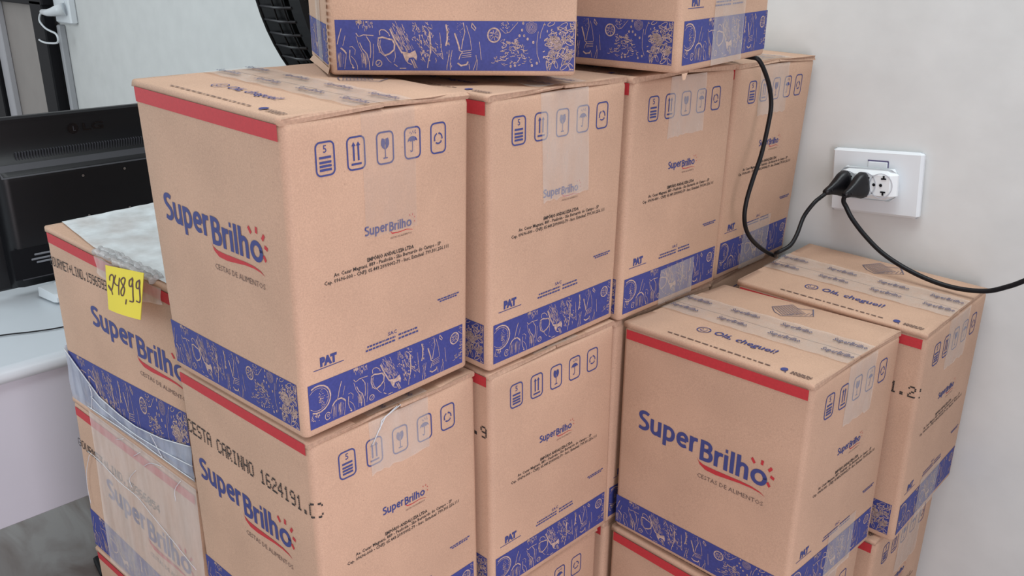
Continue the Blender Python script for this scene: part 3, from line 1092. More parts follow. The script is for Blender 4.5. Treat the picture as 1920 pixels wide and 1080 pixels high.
    def tape(s, parent, drop=.60, c=.515, w=.175, bottom=0.0, lid=True, cb=None, skew=0.0, marks=True, ragged=.006, back=0.0):
        rg = s.rg
        def strip(fn, us, vs, name):
            mb = MB()
            mb.grid(fn, us, vs, 0, True)
            return mb.build(name, TAPE, parent, s.base)
        if lid:
            rag = [rg.uniform(-ragged, ragged) for _ in range(40)]
            lt = strip(lambda u, v: s.T(u, v, .0020 + .0006 * math.sin(u * 40 + v * 13)), lin(back, .998, 30), lin(.5 - w, .5 + w, 6), 'lid_tape')
            if marks:
                fn = lambda u, v: s.T(u, v, .0030)
                for k, u in enumerate((.085, .365, .645, .915)):
                    for v, du in ((.592, -.008), (.428, .006)):
                        mb = MB()
                        put_text(mb, 'SuperBrilho', u + du - .082, min(.992, u + du + .082), v - .018, .042, fn, 0, .02, 0, 1)
                        mb.build('tape_lettering', TAPEINK, lt, s.base)
        if drop < 1:
            n = 14
            rag = [rg.uniform(-ragged, ragged) for _ in range(n + 1)]
            def fn(i_u, t):
                k = int(round(i_u * n))
                u = c + (i_u - .5) * 2 * w + skew * t
                v1 = drop + rag[min(n, k)]
                return s.P('B', u, .985 + (v1 - .985) * t, .0008 + .0004 * math.sin(i_u * 17 + t * 9 + s.ph))
            strip(lambda u, v: fn(u, v), lin(0, 1, n), lin(0, 1, 8), 'side_tape')
        if bottom > 0:
            cb = c if cb is None else cb
            strip(lambda u, v: s.P('B', cb + (u - .5) * 2 * w, .004 + bottom * v + (.008 * (u - .5) if v > .9 else 0), .0010), lin(0, 1, 10), lin(0, 1, 5), 'bottom_tape')

    def overlay(s, parent, name, m, face, u0, u1, lo, hi, off=.0016, n=28, k=10, wob=.0008):
        mb = MB()
        mb.grid(lambda u, t: s.P(face, u, lo(u) + (hi(u) - lo(u)) * t, off + wob * math.sin(u * 31 + t * 7 + s.ph) * math.sin(t * 3.1)), lin(u0, u1, n), lin(0, 1, k), 0, True)
        return mb.build(name, m, parent, s.base)

# ------------------------------------------------------------------ room
WY = 1.030     # wall face


def structure(o):
    o['kind'] = 'structure'
    return o


mb = MB()
mb.box((-1.0, WY + .06, 1.4), (9.6, .12, 2.8))
structure(mb.build('wall_back', WALLM, None, (-1.0, WY + .06, 0)))


def floor_mat():
    m = bpy.data.materials.new('veined_floor_tile')
    m.use_nodes = True
    nt = m.node_tree
    L = nt.links.new
    b = nt.nodes['Principled BSDF']
    b.inputs['Roughness'].default_value = .28
    tc = nt.nodes.new('ShaderNodeTexCoord')
    mp = nt.nodes.new('ShaderNodeMapping')
    mp.inputs['Rotation'].default_value = (0, 0, R_(28))
    mp.inputs['Scale'].default_value = (1.2, 4.0, 1)
    L(tc.outputs['Object'], mp.inputs['Vector'])
    n = nt.nodes.new('ShaderNodeTexNoise')
    n.inputs['Scale'].default_value = 2.2
    n.inputs['Detail'].default_value = 7
    n.inputs['Distortion'].default_value = 1.2
    L(mp.outputs['Vector'], n.inputs['Vector'])
    r = nt.nodes.new('ShaderNodeValToRGB')
    e = r.color_ramp.elements
    e[0].position = .34
    e[0].color = (.135, .098, .085, 1)
    e[1].position = .62
    e[1].color = (.29, .275, .265, 1)
    k = e.new(.47)
    k.color = (.215, .19, .178, 1)
    L(n.outputs['Fac'], r.inputs['Fac'])
    L(r.outputs['Color'], b.inputs['Base Color'])
    return m


mb = MB()
mb.box((-1.0, -1.0, -.05), (9.6, 4.04, .1))
structure(mb.build('floor', floor_mat(), None, (-1.0, -1.0, 0)))

# ------------------------------------------------------------------ cartons
CG = 'brown printed food cartons'


def carton(key, label, lift=.0005, logo=(.135, .690, .548, .095, 0.0), strip=(.933, .978), bandA=(.014, .968, .028, .182), bandB=(.028, .956, .028, .182),
           tape=None, side=True, lid=True, band_top_right=None, group=CG, ragged=.0010, bulge=.0010, basket=True, strip_slope=0.0, tag=True):
    c = Carton(key, bulge)
    root = thing('food_carton', label, 'cardboard box', c.base, group)
    c.root = root
    c.body(root)
    c.flaps(root, lift, ragged)
    c.strip(root, strip[0], strip[1], slope=strip_slope)
    c.logo(root, 'A', logo[0], logo[1], logo[2], logo[3], logo[4], tag=tag, umax=.985)
    c.band(root, 'A', bandA[0], bandA[1], bandA[2], bandA[3], .105, .895, band_top_right)
    if side:
        c.band(root, 'B', bandB[0], bandB[1], bandB[2], bandB[3], 0.0, .667)
        c.side_print(root)
    if lid:
        c.lid_print(root, basket)
    if tape:
        c.tape(root, **tape)
    return c


# front stack
C1a = carton('C1a', 'brown food carton on top of the front stack, right of the yellow price note',
             lift=.0005, logo=(.128, .698, .566, .095, 0.0), strip=(.934, .980), bandA=(.012, .966, .026, .186), ragged=.002,
             tape=dict(drop=1.0, w=.155), bulge=.0012)
C1a.overlay(C1a.root, 'side_tape', film('faint_tape', (0.60, 0.52, 0.46, 1), .16, .25, 50.0, .15), 'B', .37, .66, lambda u: .60, lambda u: .985, .0009, 10, 8, .0002)
C1b = carton('C1b', 'brown food carton stamped CESTA CARINHO in black, second from the top of the front stack',
             lift=.0024, logo=(.090, .722, .563, .095, -.02), strip=(.952, .992), bandA=(.012, .966, .026, .180), ragged=.003,
             tape=dict(drop=.787, c=.495, w=.178))
C1b.stamp(C1b.root, 'CESTA CARINHO 1624191.C', .024, 1.010, .800, .057, -.022)
mb = MB()
for l in ([(.505, 1.0), (.413, .98), (.371, .942), (.329, .898)], [(.482, 1.0), (.39, .972), (.376, .941)]):
    mb.tube([C1b.P('B', u, v, .0012) for u, v in l], .0007, 6)
mb.build('tape_crease', CREASE, C1b.root, C1b.base)

# second stack
C2a = carton('C2a', 'brown food carton behind the front top one, wide creased clear tape over its icons',
             lift=.0012, ragged=.002, tape=dict(drop=.592, c=.505, w=.174, skew=.035))
C2b = carton('C2b', 'brown food carton second from the top of the second stack, icons free of tape',
             lift=.0010, strip=(.945, .985), tape=dict(drop=1.0))
C2b.stamp(C2b.root, '1624191.9', .56, .985, .776, .050)
C2c = carton('C2c', 'brown food carton third in the second stack, cut by the photo\'s bottom edge',
             tape=dict(drop=1.0))

# third and fourth on the top row, towards the wall
C3a = carton('C3a', 'brown food carton third in the top row, short tape, under the upper right carton',
             lift=.0020, tape=dict(drop=.741, c=.507, w=.175, bottom=.165, cb=.545))
C4a = carton('C4a', 'brown food carton last in the top row, against the wall behind the hanging black cable',
             lift=.0012, ragged=.002, tape=dict(drop=.757, c=.447, w=.187, bottom=.235, cb=.50, skew=.02))

# crosswise cartons on top
T1 = carton('T1', 'brown food carton set turned on top of the front cartons, blue band facing the viewer',
            bandA=(.026, .987, .017, .183), side=True, tape=None)
T1.band(T1.root, 'D', .05, .925, .028, .165, .105, .7)
T1.overlay(T1.root, 'side_tape', TAPE, 'D', .50, .70, lambda u: .0, lambda u: .6, .0010, 8, 8, .0005)
mb = MB()
for k in range(46):
    v0 = k / 46
    mb.quad(T1.P('D', .955, v0, .0012), T1.P('D', .992, v0, .0012), T1.P('D', .992, v0 + .014, .0012), T1.P('D', .955, v0 + .014, .0012))
mb.build('fluted_board_edge', CUT, T1.root, T1.base)
mb = MB()
mb.grid(lambda u, t: T1.P('D', u, .022 - .020 * t, .0012 + .005 * t * (1 - u) + .002 * t), lin(.2, .99, 10), lin(0, 1, 4), 0, True)
mb.build('bottom_flap', CARD, T1.root, T1.base)

T2 = carton('T2', 'brown food carton at the upper right atop the row, tape over its blue band',
            tape=dict(drop=1.0, bottom=.245, cb=.512), bandB=(.036, .985, .026, .182))
mb = MB()
mb.grid(lambda u, t: T2.P('B', .03 + .06 * u * (1 - t * .6), -.002 - .022 * t, .002 + .002 * t), lin(0, 1, 4), lin(0, 1, 3), 0, True)
mb.build('bent_flap_corner', CARD, T2.root, T2.base)

# right-hand lower stacks
R1a = carton('R1a', 'brown food carton on the lower right stack, full logo facing the viewer',
             lift=.0006, logo=(.128, .714, .536, .095, 0.0), strip=(.927, .969), bandA=(.010, .97, .020, .160), strip_slope=.006,
             tape=dict(drop=.732, c=.533, w=.160, bottom=.235, cb=.57), basket=True)
R1b = carton('R1b', 'brown food carton under the lower right logo carton, only its red stripe showing',
             tape=dict(drop=.75))
R2a = carton('R2a', 'brown food carton against the wall at the right, lid taped, narrow printed side in shade',
             lift=.0005, strip=(.930, .972), tape=dict(drop=.750, c=.510, w=.170, skew=.02, bottom=.215, cb=.49))
R2a.stamp(R2a.root, '1624191.2', .60, .995, .760, .052)
R2b = carton('R2b', 'brown food carton under the rightmost wall-side carton, at the photo\'s lower right',
             tape=dict(drop=.66, c=.60, w=.19))

# larger cartons at the left
LG_ = dict(group='larger brown food cartons at the left')
L1 = carton('L1', 'larger brown food carton wrapped in stretch film, carrying the yellow 248,99 price note',
            logo=(.325, .690, .566, .118, -.01), strip=(.920, .975), bandA=(.02, .985, .02, .292), band_top_right=.372, lift=.0006,
            side=False, lid=False, tape=None, **LG_)
L1.stamp(L1.root, 'GOURMET+LIND.15965931', .006, .525, .842, .054, .055)
L2 = carton('L2', 'larger brown food carton under the price-note carton, its front veiled by milky tape film',
            logo=(.238, .655, .486, .132, -.085), strip=(.897, .950), bandA=(.012, .985, .02, .272), band_top_right=.20, lift=.0006,
            side=False, lid=False, tape=None, **LG_)
L2.stamp(L2.root, 'GOURMET+LIND.15966054', -.004, .70, .740, .052, -.04)
L3 = carton('L3', 'larger brown food carton third in the left stack, only a red striped corner showing',
            side=False, lid=False, tape=None, **LG_)

# cartons that carry the visible ones, wholly hidden or below the frame
for k in ('C1c', 'C1d', 'C2d', 'C3b', 'C3c', 'C3d', 'C4b', 'C4c', 'C4d', 'R1c', 'R2c'):
    carton(k, 'brown food carton hidden behind or below the visible stacks', group='hidden supporting cartons', side=True, lid=False)
carton('L4', 'larger brown food carton hidden at the bottom of the left stack', group='hidden supporting cartons', side=False, lid=False)

# ---- plastic on the left cartons
def hem(u):
    k = [(0.0, .30), (.10, .235), (.28, .125), (.45, .098), (.58, .095), (.78, .130), (.94, .18), (1.0, .20)]
    for (a, p), (b, q) in zip(k, k[1:]):
        if u <= b:
            return p + (q - p) * (u - a) / (b - a)
    return .2


mb = MB()
mb.grid(lambda u, t: L1.P('A', u, -.012 + (hem(u) + .012) * t, .0024 + .0012 * math.sin(u * 30 + t * 6) * math.sin(t * 3.1)), lin(0, 1, 40), lin(0, 1, 10))
mb.grid(lambda u, t: L1.P('D', u, -.012 + (.32 + .05 * (1 - u)) * t, .0024), lin(0, 1, 12), lin(0, 1, 6))
mb.build('stretch_film', FILM, L1.root, L1.base)
mb = MB()
mb.tube([L1.P('A', u, hem(u), .0030) for u in lin(0.0, 1, 40)], .0009, 6)
mb.tube([L1.P('A', u, hem(u) * .55 - .02 * u, .0034) for u in lin(.2, 1, 30)], .0008, 6)
mb.tube([L1.P('A', u, .012 - .004 * math.sin(u * 9), .0034) for u in lin(.15, 1, 30)], .0008, 6)
mb.tube([L1.P('A', .2 + .012 * math.sin(t * 5), .165 * (1 - t), .0034) for t in lin(0, 1, 8)], .0007, 6)
mb.tube([L1.P('A', .70 + .07 * t, .11 - .10 * t, .0034) for t in lin(0, 1, 8)], .0006, 6)
mb.build('film_crease', CREASE, L1.root, L1.base)
# film over the lid
mb = MB()
rg = random.Random(11)
VF = lambda u, t: (.018 + .075 * max(0, 1 - u / .4)) * (1 - t) + .99 * t
mb.grid(lambda u, v: L1.T(u, VF(u, v), .0024 + .0004 * math.sin(u * 34 + v * 60 + math.sin(v * 9) * 3) * math.sin(u * 7 + v * 3)), lin(0.01, .985, 40), lin(0, 1, 40))
mb.build('lid_stretch_film', FILMTOP, L1.root, L1.base)
# gathered film at the front edge above the note
mb = MB()
rg = random.Random(4)
pts = []
for i in range(25):
    t = i / 24
    u = .455 + .42 * t
    pts.append(L1.T(u, .016 + .006 * math.sin(t * 9), .001) + Vector((0, -.001, .0015 + .003 * math.sin(t * 3.14) + .0008 * math.sin(t * 23))))
for k in range(3):
    mb.tube([p + Vector((0, .007 * (k - 1) + .0015 * math.sin(i * 1.7 + k), .0025 * (k == 1) + .0012 * math.sin(i * 2.3 + 2 * k))) for i, p in enumerate(pts)], .0046 - .0008 * k, 8)
mb.build('gathered_film', GATHER, L1.root, L1.base)
mb = MB()
mb.grid(lambda u, t: L1.P('A', u, .985 - .145 * t * (1 - .35 * abs(u - .66) / .2), .0024 + .001 * math.sin(u * 60 + t * 5)), lin(.44, .92, 20), lin(0, 1, 8))
mb.build('front_edge_film', FILMMILK, L1.root, L1.base)

mb = MB()
mb.grid(lambda u, t: L2.P('A', u, 1.0 * t, .0022 + .0010 * math.sin(u * 46 + t * 4) * math.sin(t * 3.1)), lin(.165, 1.0, 44), lin(0, 1, 16))
mb.build('milky_film', FILMMILK, L2.root, L2.base)
mb = MB()
for l in ([(.115, .693), (.06, .56), (.04, .437), (.05, .328)], [(.102, .708), (.214, .708), (.375, .674), (.524, .67), (.626, .63), (.778, .569), (.947, .495)],
          [(.543, .839), (.478, .752), (.491, .707)], [(.618, .909), (.681, .963), (.76, .99)], [(.90, .99), (.848, .909), (.844, .839)],
          [(.398, .945), (.466, .985)], [(.537, .921), (.60, .98)]):
    mb.tube(smooth_path([L2.P('A', u, v, .0032) for u, v in l], 4), .0005, 6)
mb.build('film_crease', CREASE, L2.root, L2.base)

# ---- price note
NOTE = mat('yellow_paper', (0.78, 0.64, 0.075, 1), .8, .2)
PEN = mat('brown_pen', (0.09, 0.035, 0.035, 1), .6, .2)
q = [Vector(p) for p in ((-.4570, -.0125, 1.1149), (-.3300, -.0125, 1.1363), (-.3324, -.0240, 1.0762), (-.4383, -.0240, 1.0596))]
nt_ = thing('price_note', 'yellow sticky note with 248,99 handwritten, hanging from the film on the left carton', 'sticky note', (q[0] + q[1]) / 2)
nn = (q[1] - q[0]).cross(q[3] - q[0]).normalized()
if nn.y > 0:
    nn = -nn


def npos(x, y, off=0.0):
    p = q[0] * (1 - x) * (1 - y) + q[1] * x * (1 - y) + q[3] * (1 - x) * y + q[2] * x * y
    return p + nn * (off + .003 * math.sin(math.pi * x) * y)


mb = MB()
mb.grid(lambda x, y: npos(x, y, .0004), lin(0, 1, 10), lin(0, 1, 10))
mb.grid(lambda x, y: npos(x, y, -.0002), lin(0, 1, 10), lin(0, 1, 10))
mb.build('paper', NOTE, nt_, (q[0] + q[1]) / 2)
NC = ((618, 522), (915, 590), (895, 985), (650, 885))


def ninv(px, py):
    x, y = .5, .5
    for _ in range(12):
        f = [NC[0][i] * (1 - x) * (1 - y) + NC[1][i] * x * (1 - y) + NC[3][i] * (1 - x) * y + NC[2][i] * x * y - (px, py)[i] for i in (0, 1)]
        dx = [(NC[1][i] - NC[0][i]) * (1 - y) + (NC[2][i] - NC[3][i]) * y for i in (0, 1)]
        dy = [(NC[3][i] - NC[0][i]) * (1 - x) + (NC[2][i] - NC[1][i]) * x for i in (0, 1)]
        det = dx[0] * dy[1] - dy[0] * dx[1]
        x -= (f[0] * dy[1] - dy[0] * f[1]) / det
        y -= (dx[0] * f[1] - f[0] * dx[1]) / det
    return x, y


mb = MB()
for l in ([(660, 650), (660, 615), (678, 602), (692, 625), (690, 680), (678, 730), (656, 705), (650, 690), (668, 712), (684, 745), (690, 768)],
          [(708, 605), (698, 660), (722, 690), (738, 690)], [(740, 628), (738, 700), (744, 772)],
          [(772, 625), (752, 650), (766, 685), (784, 720), (778, 770), (764, 772), (758, 735), (776, 690), (784, 645), (772, 625)],
          [(802, 808), (799, 850)],
          [(834, 636), (816, 655), (818, 695), (834, 698), (840, 650), (836, 636), (842, 700), (846, 770), (849, 828), (824, 822)],
          [(886, 652), (868, 668), (868, 712), (884, 716), (890, 670), (886, 652), (890, 730), (893, 830), (868, 822)]):
    pts = [ninv(*p) for p in l]
    mb.ribbon([(p.x, p.y) for p in smooth_path([(a, b, 0) for a, b in pts], 4)], .028, lambda x, y: npos(x, y, .0009))
mb.build('handwriting', PEN, nt_, (q[0] + q[1]) / 2)

# ------------------------------------------------------------------ desk
DESK = mat('white_laminate', (0.60, 0.64, 0.68, 1), .38, .4, noise=.02, scale=8)
PANEL = mat('grey_white_panel', (0.56, 0.555, 0.62, 1), .5, .35, noise=.02, scale=5)
LEG = mat('black_steel', (0.007, 0.007, 0.009, 1), .6, .2)
DX = -1.068
dk = thing('office_desk', 'white office desk with a rounded front edge behind the left cartons', 'desk', (-1.4, .3, 0))
mb = MB()
prof = [(-.72, .0), (-.020, .0), (-.008, -.004), (-.001, -.012), (0, -.020), (-.003, -.028), (-.012, -.033), (-.03, -.034), (-.72, -.034)]
ring_ = []
for y in lin(-.95, .985, 8):
    ring_.append([mb.vert((DX + x, y - .10 * x * 0, .748 + z)) for x, z in prof])
for r0, r1 in zip(ring_, ring_[1:]):
    for i in range(len(prof)):
        j = (i + 1) % len(prof)
        mb.face((r0[i], r1[i], r1[j], r0[j])[::-1], 0, 0 < i < 7)
mb.face(ring_[0][::-1])
mb.face(ring_[-1])
mb.build('desktop', DESK, dk, dk.location)
mb = MB()
mb.box((DX - .030, .0175, .5565), (.018, 1.86, .315), None, 0, .002)
mb.build('modesty_panel', PANEL, dk, dk.location)
for y in (-.85, .90):
    mb = MB()
    mb.box((DX - .36, y, .375), (.05, .05, .68), None, 0, .004)
    mb.box((DX - .36, y, .021), (.62, .06, .042), None, 0, .006)
    mb.build('leg', LEG, dk, dk.location)
# black footrest bar on the floor behind the left stack
mb = MB()
mb.box((-1.345, .335, .010), (.09, .36, .020), Matrix.Rotation(R_(-8), 3, 'Z'), 0, .004)
o = mb.build('floor_cable_cover', LEG, None, (-1.405, .30, 0))
o['label'] = 'black cable cover lying on the floor under the desk at the photo\'s lower left'
o['category'] = 'cable cover'

# thin cable on the desk
mb = MB()
mb.tube(smooth_path([(-1.36, -.30, .7515), (-1.28, -.10, .7515), (-1.246, .022, .7515), (-1.221, .077, .7515), (-1.203, .133, .7515), (-1.20, .22, .7515), (-1.25, .34, .7515)]), .0016, 8)
o = mb.build('thin_cable', CORDM, None, (-1.22, .08, .75))
o['label'] = 'thin black cable lying across the white desktop'
o['category'] = 'cable'

# white device on the desk
dv = thing('keyboard', 'white slim keyboard lying on the desk in front of the monitor, only one end showing', 'keyboard', (-1.42, .30, .748))
rot = Matrix.Rotation(R_(10), 3, 'Z')
mb = MB()
o_ = Vector((-1.408, .163, .748))


def kp(x, y, z):
    return o_ + rot @ Vector((x, y, z))


prof = [(-.020, .006), (-.017, .028), (-.01, .031), (.055, .026), (.068, .020), (.066, .008), (.05, .005)]
rr = []
for y in (0.0, .006, .43, .436):
    k = .94 if y in (0.0, .436) else 1
    rr.append([mb.vert(kp(x * k, y, z)) for x, z in prof])
for r0, r1 in zip(rr, rr[1:]):
    for i in range(len(prof)):
        j = (i + 1) % len(prof)
        mb.face((r0[i], r1[i], r1[j], r0[j]), 0, False)
mb.face(rr[0])
mb.face(rr[-1][::-1])
mb.box(kp(.02, .03, .003), (.05, .02, .006), rot)
mb.box(kp(.02, .40, .003), (.05, .02, .006), rot)
mb.build('case', WHITEPL, dv, dv.location)
for r in range(4):
    for k in range(14):
        mb = MB()
        mb.box(kp(-.002 + r * .0145, .045 + k * .0265, .0315 - r * .0012), (.0118, .022, .005), rot, 0, .001)
        mb.build('key', WHITEPL, dv, dv.location)

# ------------------------------------------------------------------ monitor (seen from behind)
MX = -1.462
mo = thing('computer_monitor', 'black computer monitor seen from behind on the white desk, LG mark moulded above the vents', 'monitor', (MX, .351, .748))
ML = mo.location
yc, hw = .355, .345
zt, zb = 1.163, .768
mb = MB()
prof = [(-.030, zt - .004), (-.010, zt), (-.004, zt - .004), (-.003, zt - .014), (-.010, zt - .05), (-.004, 1.089), (.0, 1.086)]
mb.box((MX - .022, yc, (zt + zb) / 2), (.024, 2 * hw, zt - zb), None, 0, .005)
mb.build('bezel', BLACKPL, mo, ML)
mb = MB()
hy0, hy1 = .120, .600
secs = [(1.150, -.0095), (1.120, -.0085), (1.100, -.006), (1.088, -.002), (1.062, .006), (1.059, .009), (1.042, .024), (1.035, .0275), (1.026, .028), (.90, .0275), (.80, .026), (.777, .018), (.772, -.006)]
rr = []
for z, x in secs:
    k = min(1, max(0, (1.15 - z) / .10))
    ya, yb = yc - (hw - .01) + k * (hy0 - yc + hw - .01), yc + (hw - .01) - k * (yc + hw - .01 - hy1)
    R = .028
    row = [(ya - .004, -.0105), (ya, x * .2 - .008), (ya + .006, x * .75 - .0025), (ya + R * .6, x)]
    row += [(y, x) for y in lin(ya + R, yb - R, 8)]
    row += [(yb - R * .6, x), (yb - .006, x * .75 - .0025), (yb, x * .2 - .008), (yb + .004, -.0105)]
    rr.append([mb.vert((MX + xx, y, z)) for y, xx in row])
for r0, r1 in zip(rr, rr[1:]):
    for i in range(len(r0) - 1):
        mb.face((r0[i], r1[i], r1[i + 1], r0[i + 1]), 0, True)
mb.build('back_housing', BLACKPL, mo, ML)
LEDGE = mat('lit_ledge_plastic', (0.055, 0.055, 0.065, 1), .45, .5)  # paler than the housing: light caught by the up-facing ledge is painted in
mb = MB()
for k in range(58):
    y = .176 + k * .0062
    mb.box((MX + .003, y, 1.0755), (.007, .0026, .0245), Matrix.Rotation(R_(20), 3, 'Y'))
mb.build('vent_slats', LEDGE, mo, ML, 'stuff')
mb = MB()
mb.grid(lambda y, t: Vector((MX + .0090 + .0192 * t, y, 1.0612 - .0262 * t)), lin(.132, .590, 10), lin(0, 1, 4))
mb.build('vent_ledge', LEDGE, mo, ML)
SCREW = mat('screw_steel', (.45, .45, .47, 1), .3, .5, 1.0)
for y, z in ((.304, 1.018), (.402, 1.020), (.303, .921), (.401, .923)):
    mb = MB()
    for r, x in ((.0052, .0280), (.0032, .0286)):
        mb.poly([(r * math.cos(R_(a)), r * math.sin(R_(a))) for a in range(0, 360, 30)], lambda u, v: Vector((MX + x, y + u, z + v)), 0 if r > .004 else 1)
    mb.build('mount_screw', [SLOT, SCREW], mo, ML)
mb = MB()
fnl = lambda y, z: Vector((MX + .001, y, z))
mb.grid(lambda y, z: fnl(y, z) - Vector((.012 - .004, 0, 0)), (.26, .44), (1.10, 1.145))
mb = MB()
fl = lambda y, z: Vector((MX - .0072, y, z))
mb.ribbon([(.311 + .0115 * math.cos(R_(a)), 1.1235 + .0115 * math.sin(R_(a))) for a in range(0, 360, 20)], .0022, fl, 0, True)
mb.poly([(.311 + .0100 * math.cos(R_(a)), 1.1235 + .0100 * math.sin(R_(a))) for a in range(0, 360, 20)], fl, 0)
fl2 = lambda y, z: Vector((MX - .0066, y, z))
mb.ribbon([(.3115, 1.129), (.3115, 1.1185), (.3165, 1.1185)], .0016, fl2, 1)
put_text(mb, 'LG', .333, .381, 1.1165, .0165, fl, 0, .02, 0, 2)
mb.build('maker_mark', [GLOSSBLK, LEDGE], mo, ML)
PORT = mat('port_metal', (.30, .31, .34, 1), .35, .5, .6)
mb = MB()
mb.box((MX + .0272, .28, .835), (.004, .32, .072), None, 0, .001)
mb.build('port_recess', SLOT, mo, ML)
for z, y0, y1 in ((.853, .168, .225), (.8425, .160, .215), (.834, .170, .222)):
    mb = MB()
    mb.box((MX + .0295, (y0 + y1) / 2, z), (.005, y1 - y0, .0045), None, 0, .0008)
    mb.build('port', PORT, mo, ML)
mb = MB()
mb.grid(lambda y, z: Vector((MX + .0272, y, z)), lin(.135, .58, 4), (.796, .804))
mb.build('bottom_trim', LEDGE, mo, ML)
mb = MB()
mb.box((MX - .13, yc, .757), (.16, .26, .018), None, 0, .006)
mb.box((MX - .06, yc, .82), (.07, .08, .12), None, 0, .004)
mb.build('stand', BLACKPL, mo, ML)

# ------------------------------------------------------------------ left end of the wall: steel frame, conduit, outlet, charger
fr = thing('steel_frame', 'black steel frame with a grey-beige back panel standing against the wall above the monitor', 'frame', (-4.0, .985, 0))
for x, w in ((-3.648, .150), (-4.46, .160)):
    mb = MB()
    mb.box((x, .985, .66), (w, .05, 1.32), None, 0, .006)
    mb.build('post', LEG, fr, fr.location)
mb = MB()
mb.box((-4.05, .985, 1.335), (.98, .05, .075), None, 0, .006)
mb.build('top_rail', LEG, fr, fr.location)
mb = MB()
mb.box((-4.0, 1.018, .66), (.72, .016, 1.30))
mb.build('back_panel', mat('grey_beige_panel', (.36, .33, .31, 1), .6, .3, noise=.05, scale=6), fr, fr.location)
mb = MB()
mb.box((-4.325, .995, .66), (.10, .03, 1.30), None, 0, .004)
mb.build('pale_stile', mat('pale_stile', (.52, .52, .55, 1), .5, .3), fr, fr.location)
mb = MB()
mb.box((-3.530, 1.015, .61), (.030, .030, 1.22), None, 0, .005)
o = mb.build('cable_conduit', mat('conduit_shaded_grey', (.40, .41, .43, 1), .5, .3), None, (-3.530, 1.015, 0))  # grey of its shaded side put into the whole colour
o['label'] = 'slim white cable conduit running down the wall beside the black steel frame'
o['category'] = 'conduit'

so = thing('wall_outlet', 'white outlet plate high on the left wall with a charger plugged in', 'outlet', (-3.455, 1.01, 1.31))
mb = MB()
mb.box((-3.440, 1.014, 1.330), (.175, .032, .200), None, 0, .006)
mb.build('plate', WHITEPL, so, so.location)
mb = MB()
mb.box((-3.440, .997, 1.330), (.10, .004, .11), None, 0, .0015)
mb.build('socket_insert', WHITEPL, so, so.location)
ch = thing('phone_charger', 'white charger plug with a thin white cord looping down over the black post', 'charger', (-3.44, .96, 1.28))
mb = MB()
mb.tube([(-3.385, .992, 1.292), (-3.40, .972, 1.288), (-3.43, .960, 1.280), (-3.48, .955, 1.274), (-3.545, .953, 1.275)], .027, 12, r_end=.011)
mb.build('plug', WHITEPL, ch, ch.location)
mb = MB()
mb.tube(smooth_path([(-3.545, .953, 1.275), (-3.580, .952, 1.258), (-3.592, .952, 1.233), (-3.540, .952, 1.209), (-3.480, .952, 1.199), (-3.423, .952, 1.192), (-3.404, .953, 1.176), (-3.423, .954, 1.154), (-3.511, .952, 1.146), (-3.591, .952, 1.145), (-3.66, .958, 1.15)]), .0045, 8)
mb.build('cord', WHITEPL, ch, ch.location)

# ------------------------------------------------------------------ fan
FANB = mat('fan_black', (0.005, 0.005, 0.006, 1), .5, .25)
FANR = mat('fan_rib', (0.035, 0.034, 0.038, 1), .42, .45)
fc = Vector((-.688, .72, 1.520))
fa = thing('pedestal_fan', 'large black pedestal fan behind the stacked cartons, only a slice of its guard showing', 'fan', (fc.x, fc.y, 0))
fn_ = Vector((math.cos(3.3413), math.sin(3.3413), 0))
fs = Vector((-fn_.y, fn_.x, 0))
up = Vector((0, 0, 1))
RF = .327
DEP = .0955


def fp(r, a, d):
    return fc + fs * (r * math.cos(a)) + up * (r * math.sin(a)) + fn_ * d


def circle_tube(mb, r, d, w, n=72):
    pts = [fp(r, 2 * math.pi * i / n, d) for i in range(n + 1)]
    mb.tube(pts, w, 6, 0, False)


mb = MB()
pts = []
n = 96
for i in range(n):
    a0, a1 = 2 * math.pi * i / n, 2 * math.pi * (i + 1) / n
    for (r0, d0), (r1, d1) in (((RF, -.012), (RF, .014)), ((RF, .014), (RF - .028, .014)), ((RF - .028, .014), (RF - .028, -.012)), ((RF - .028, -.012), (RF, -.012))):
        mb.quad(fp(r0, a0, d0), fp(r0, a1, d0), fp(r1, a1, d1), fp(r1, a0, d1), 0, False)
mb.build('guard_band', FANB, fa, fa.location)
for d, r in ((DEP, RF - .004), (.030, RF + .001), (.056, RF)):
    mb = MB()
    circle_tube(mb, r, d, .0035 if d == DEP else .0018)
    mb.build('guard_ring', FANB, fa, fa.location)
for d, r in ((DEP + .012, .20), (DEP + .014, .11), (-.050, .20), (-.052, .11)):
    mb = MB()
    circle_tube(mb, r, d, .0025)
    mb.build('guard_ring', FANB, fa, fa.location)
mb = MB()
for i in range(n):
    a0, a1 = 2 * math.pi * i / n, 2 * math.pi * (i + 1) / n
    for (r0, d0), (r1, d1) in (((RF - .007, .034), (RF - .0035, DEP - .001)), ((RF - .0035, DEP - .001), (.19, DEP - .001)), ((RF - .030, -.010), (.21, -.030))):
        mb.quad(fp(r0, a0, d0), fp(r0, a1, d0), fp(r1, a1, d1), fp(r1, a0, d1), 0, True)
mb.build('inner_shroud', FANB, fa, fa.location)
mb = MB()
NR = 84
for i in range(NR):
    a = 2 * math.pi * i / NR
    mb.tube([fp(RF, a, .012), fp(RF + .001, a, .05), fp(RF - .004, a, DEP), fp(.20, a + .10, DEP + .012), fp(.06, a + .2, DEP + .014)], .0028, 4)
for i in range(NR):
    a = 2 * math.pi * (i + .5) / NR
    mb.tube([fp(RF - .004, a, -.008), fp(.20, a - .10, -.050), fp(.06, a - .2, -.052)], .0022, 4)
mb.build('guard_ribs', FANR, fa, fa.location, 'stuff')
mb = MB()
mb.tube([fc + fn_ * -.18, fc + fn_ * -.16, fc + fn_ * -.05], .07, 20)
mb.tube([fc + fn_ * .092, fc + fn_ * .105], .062, 20)
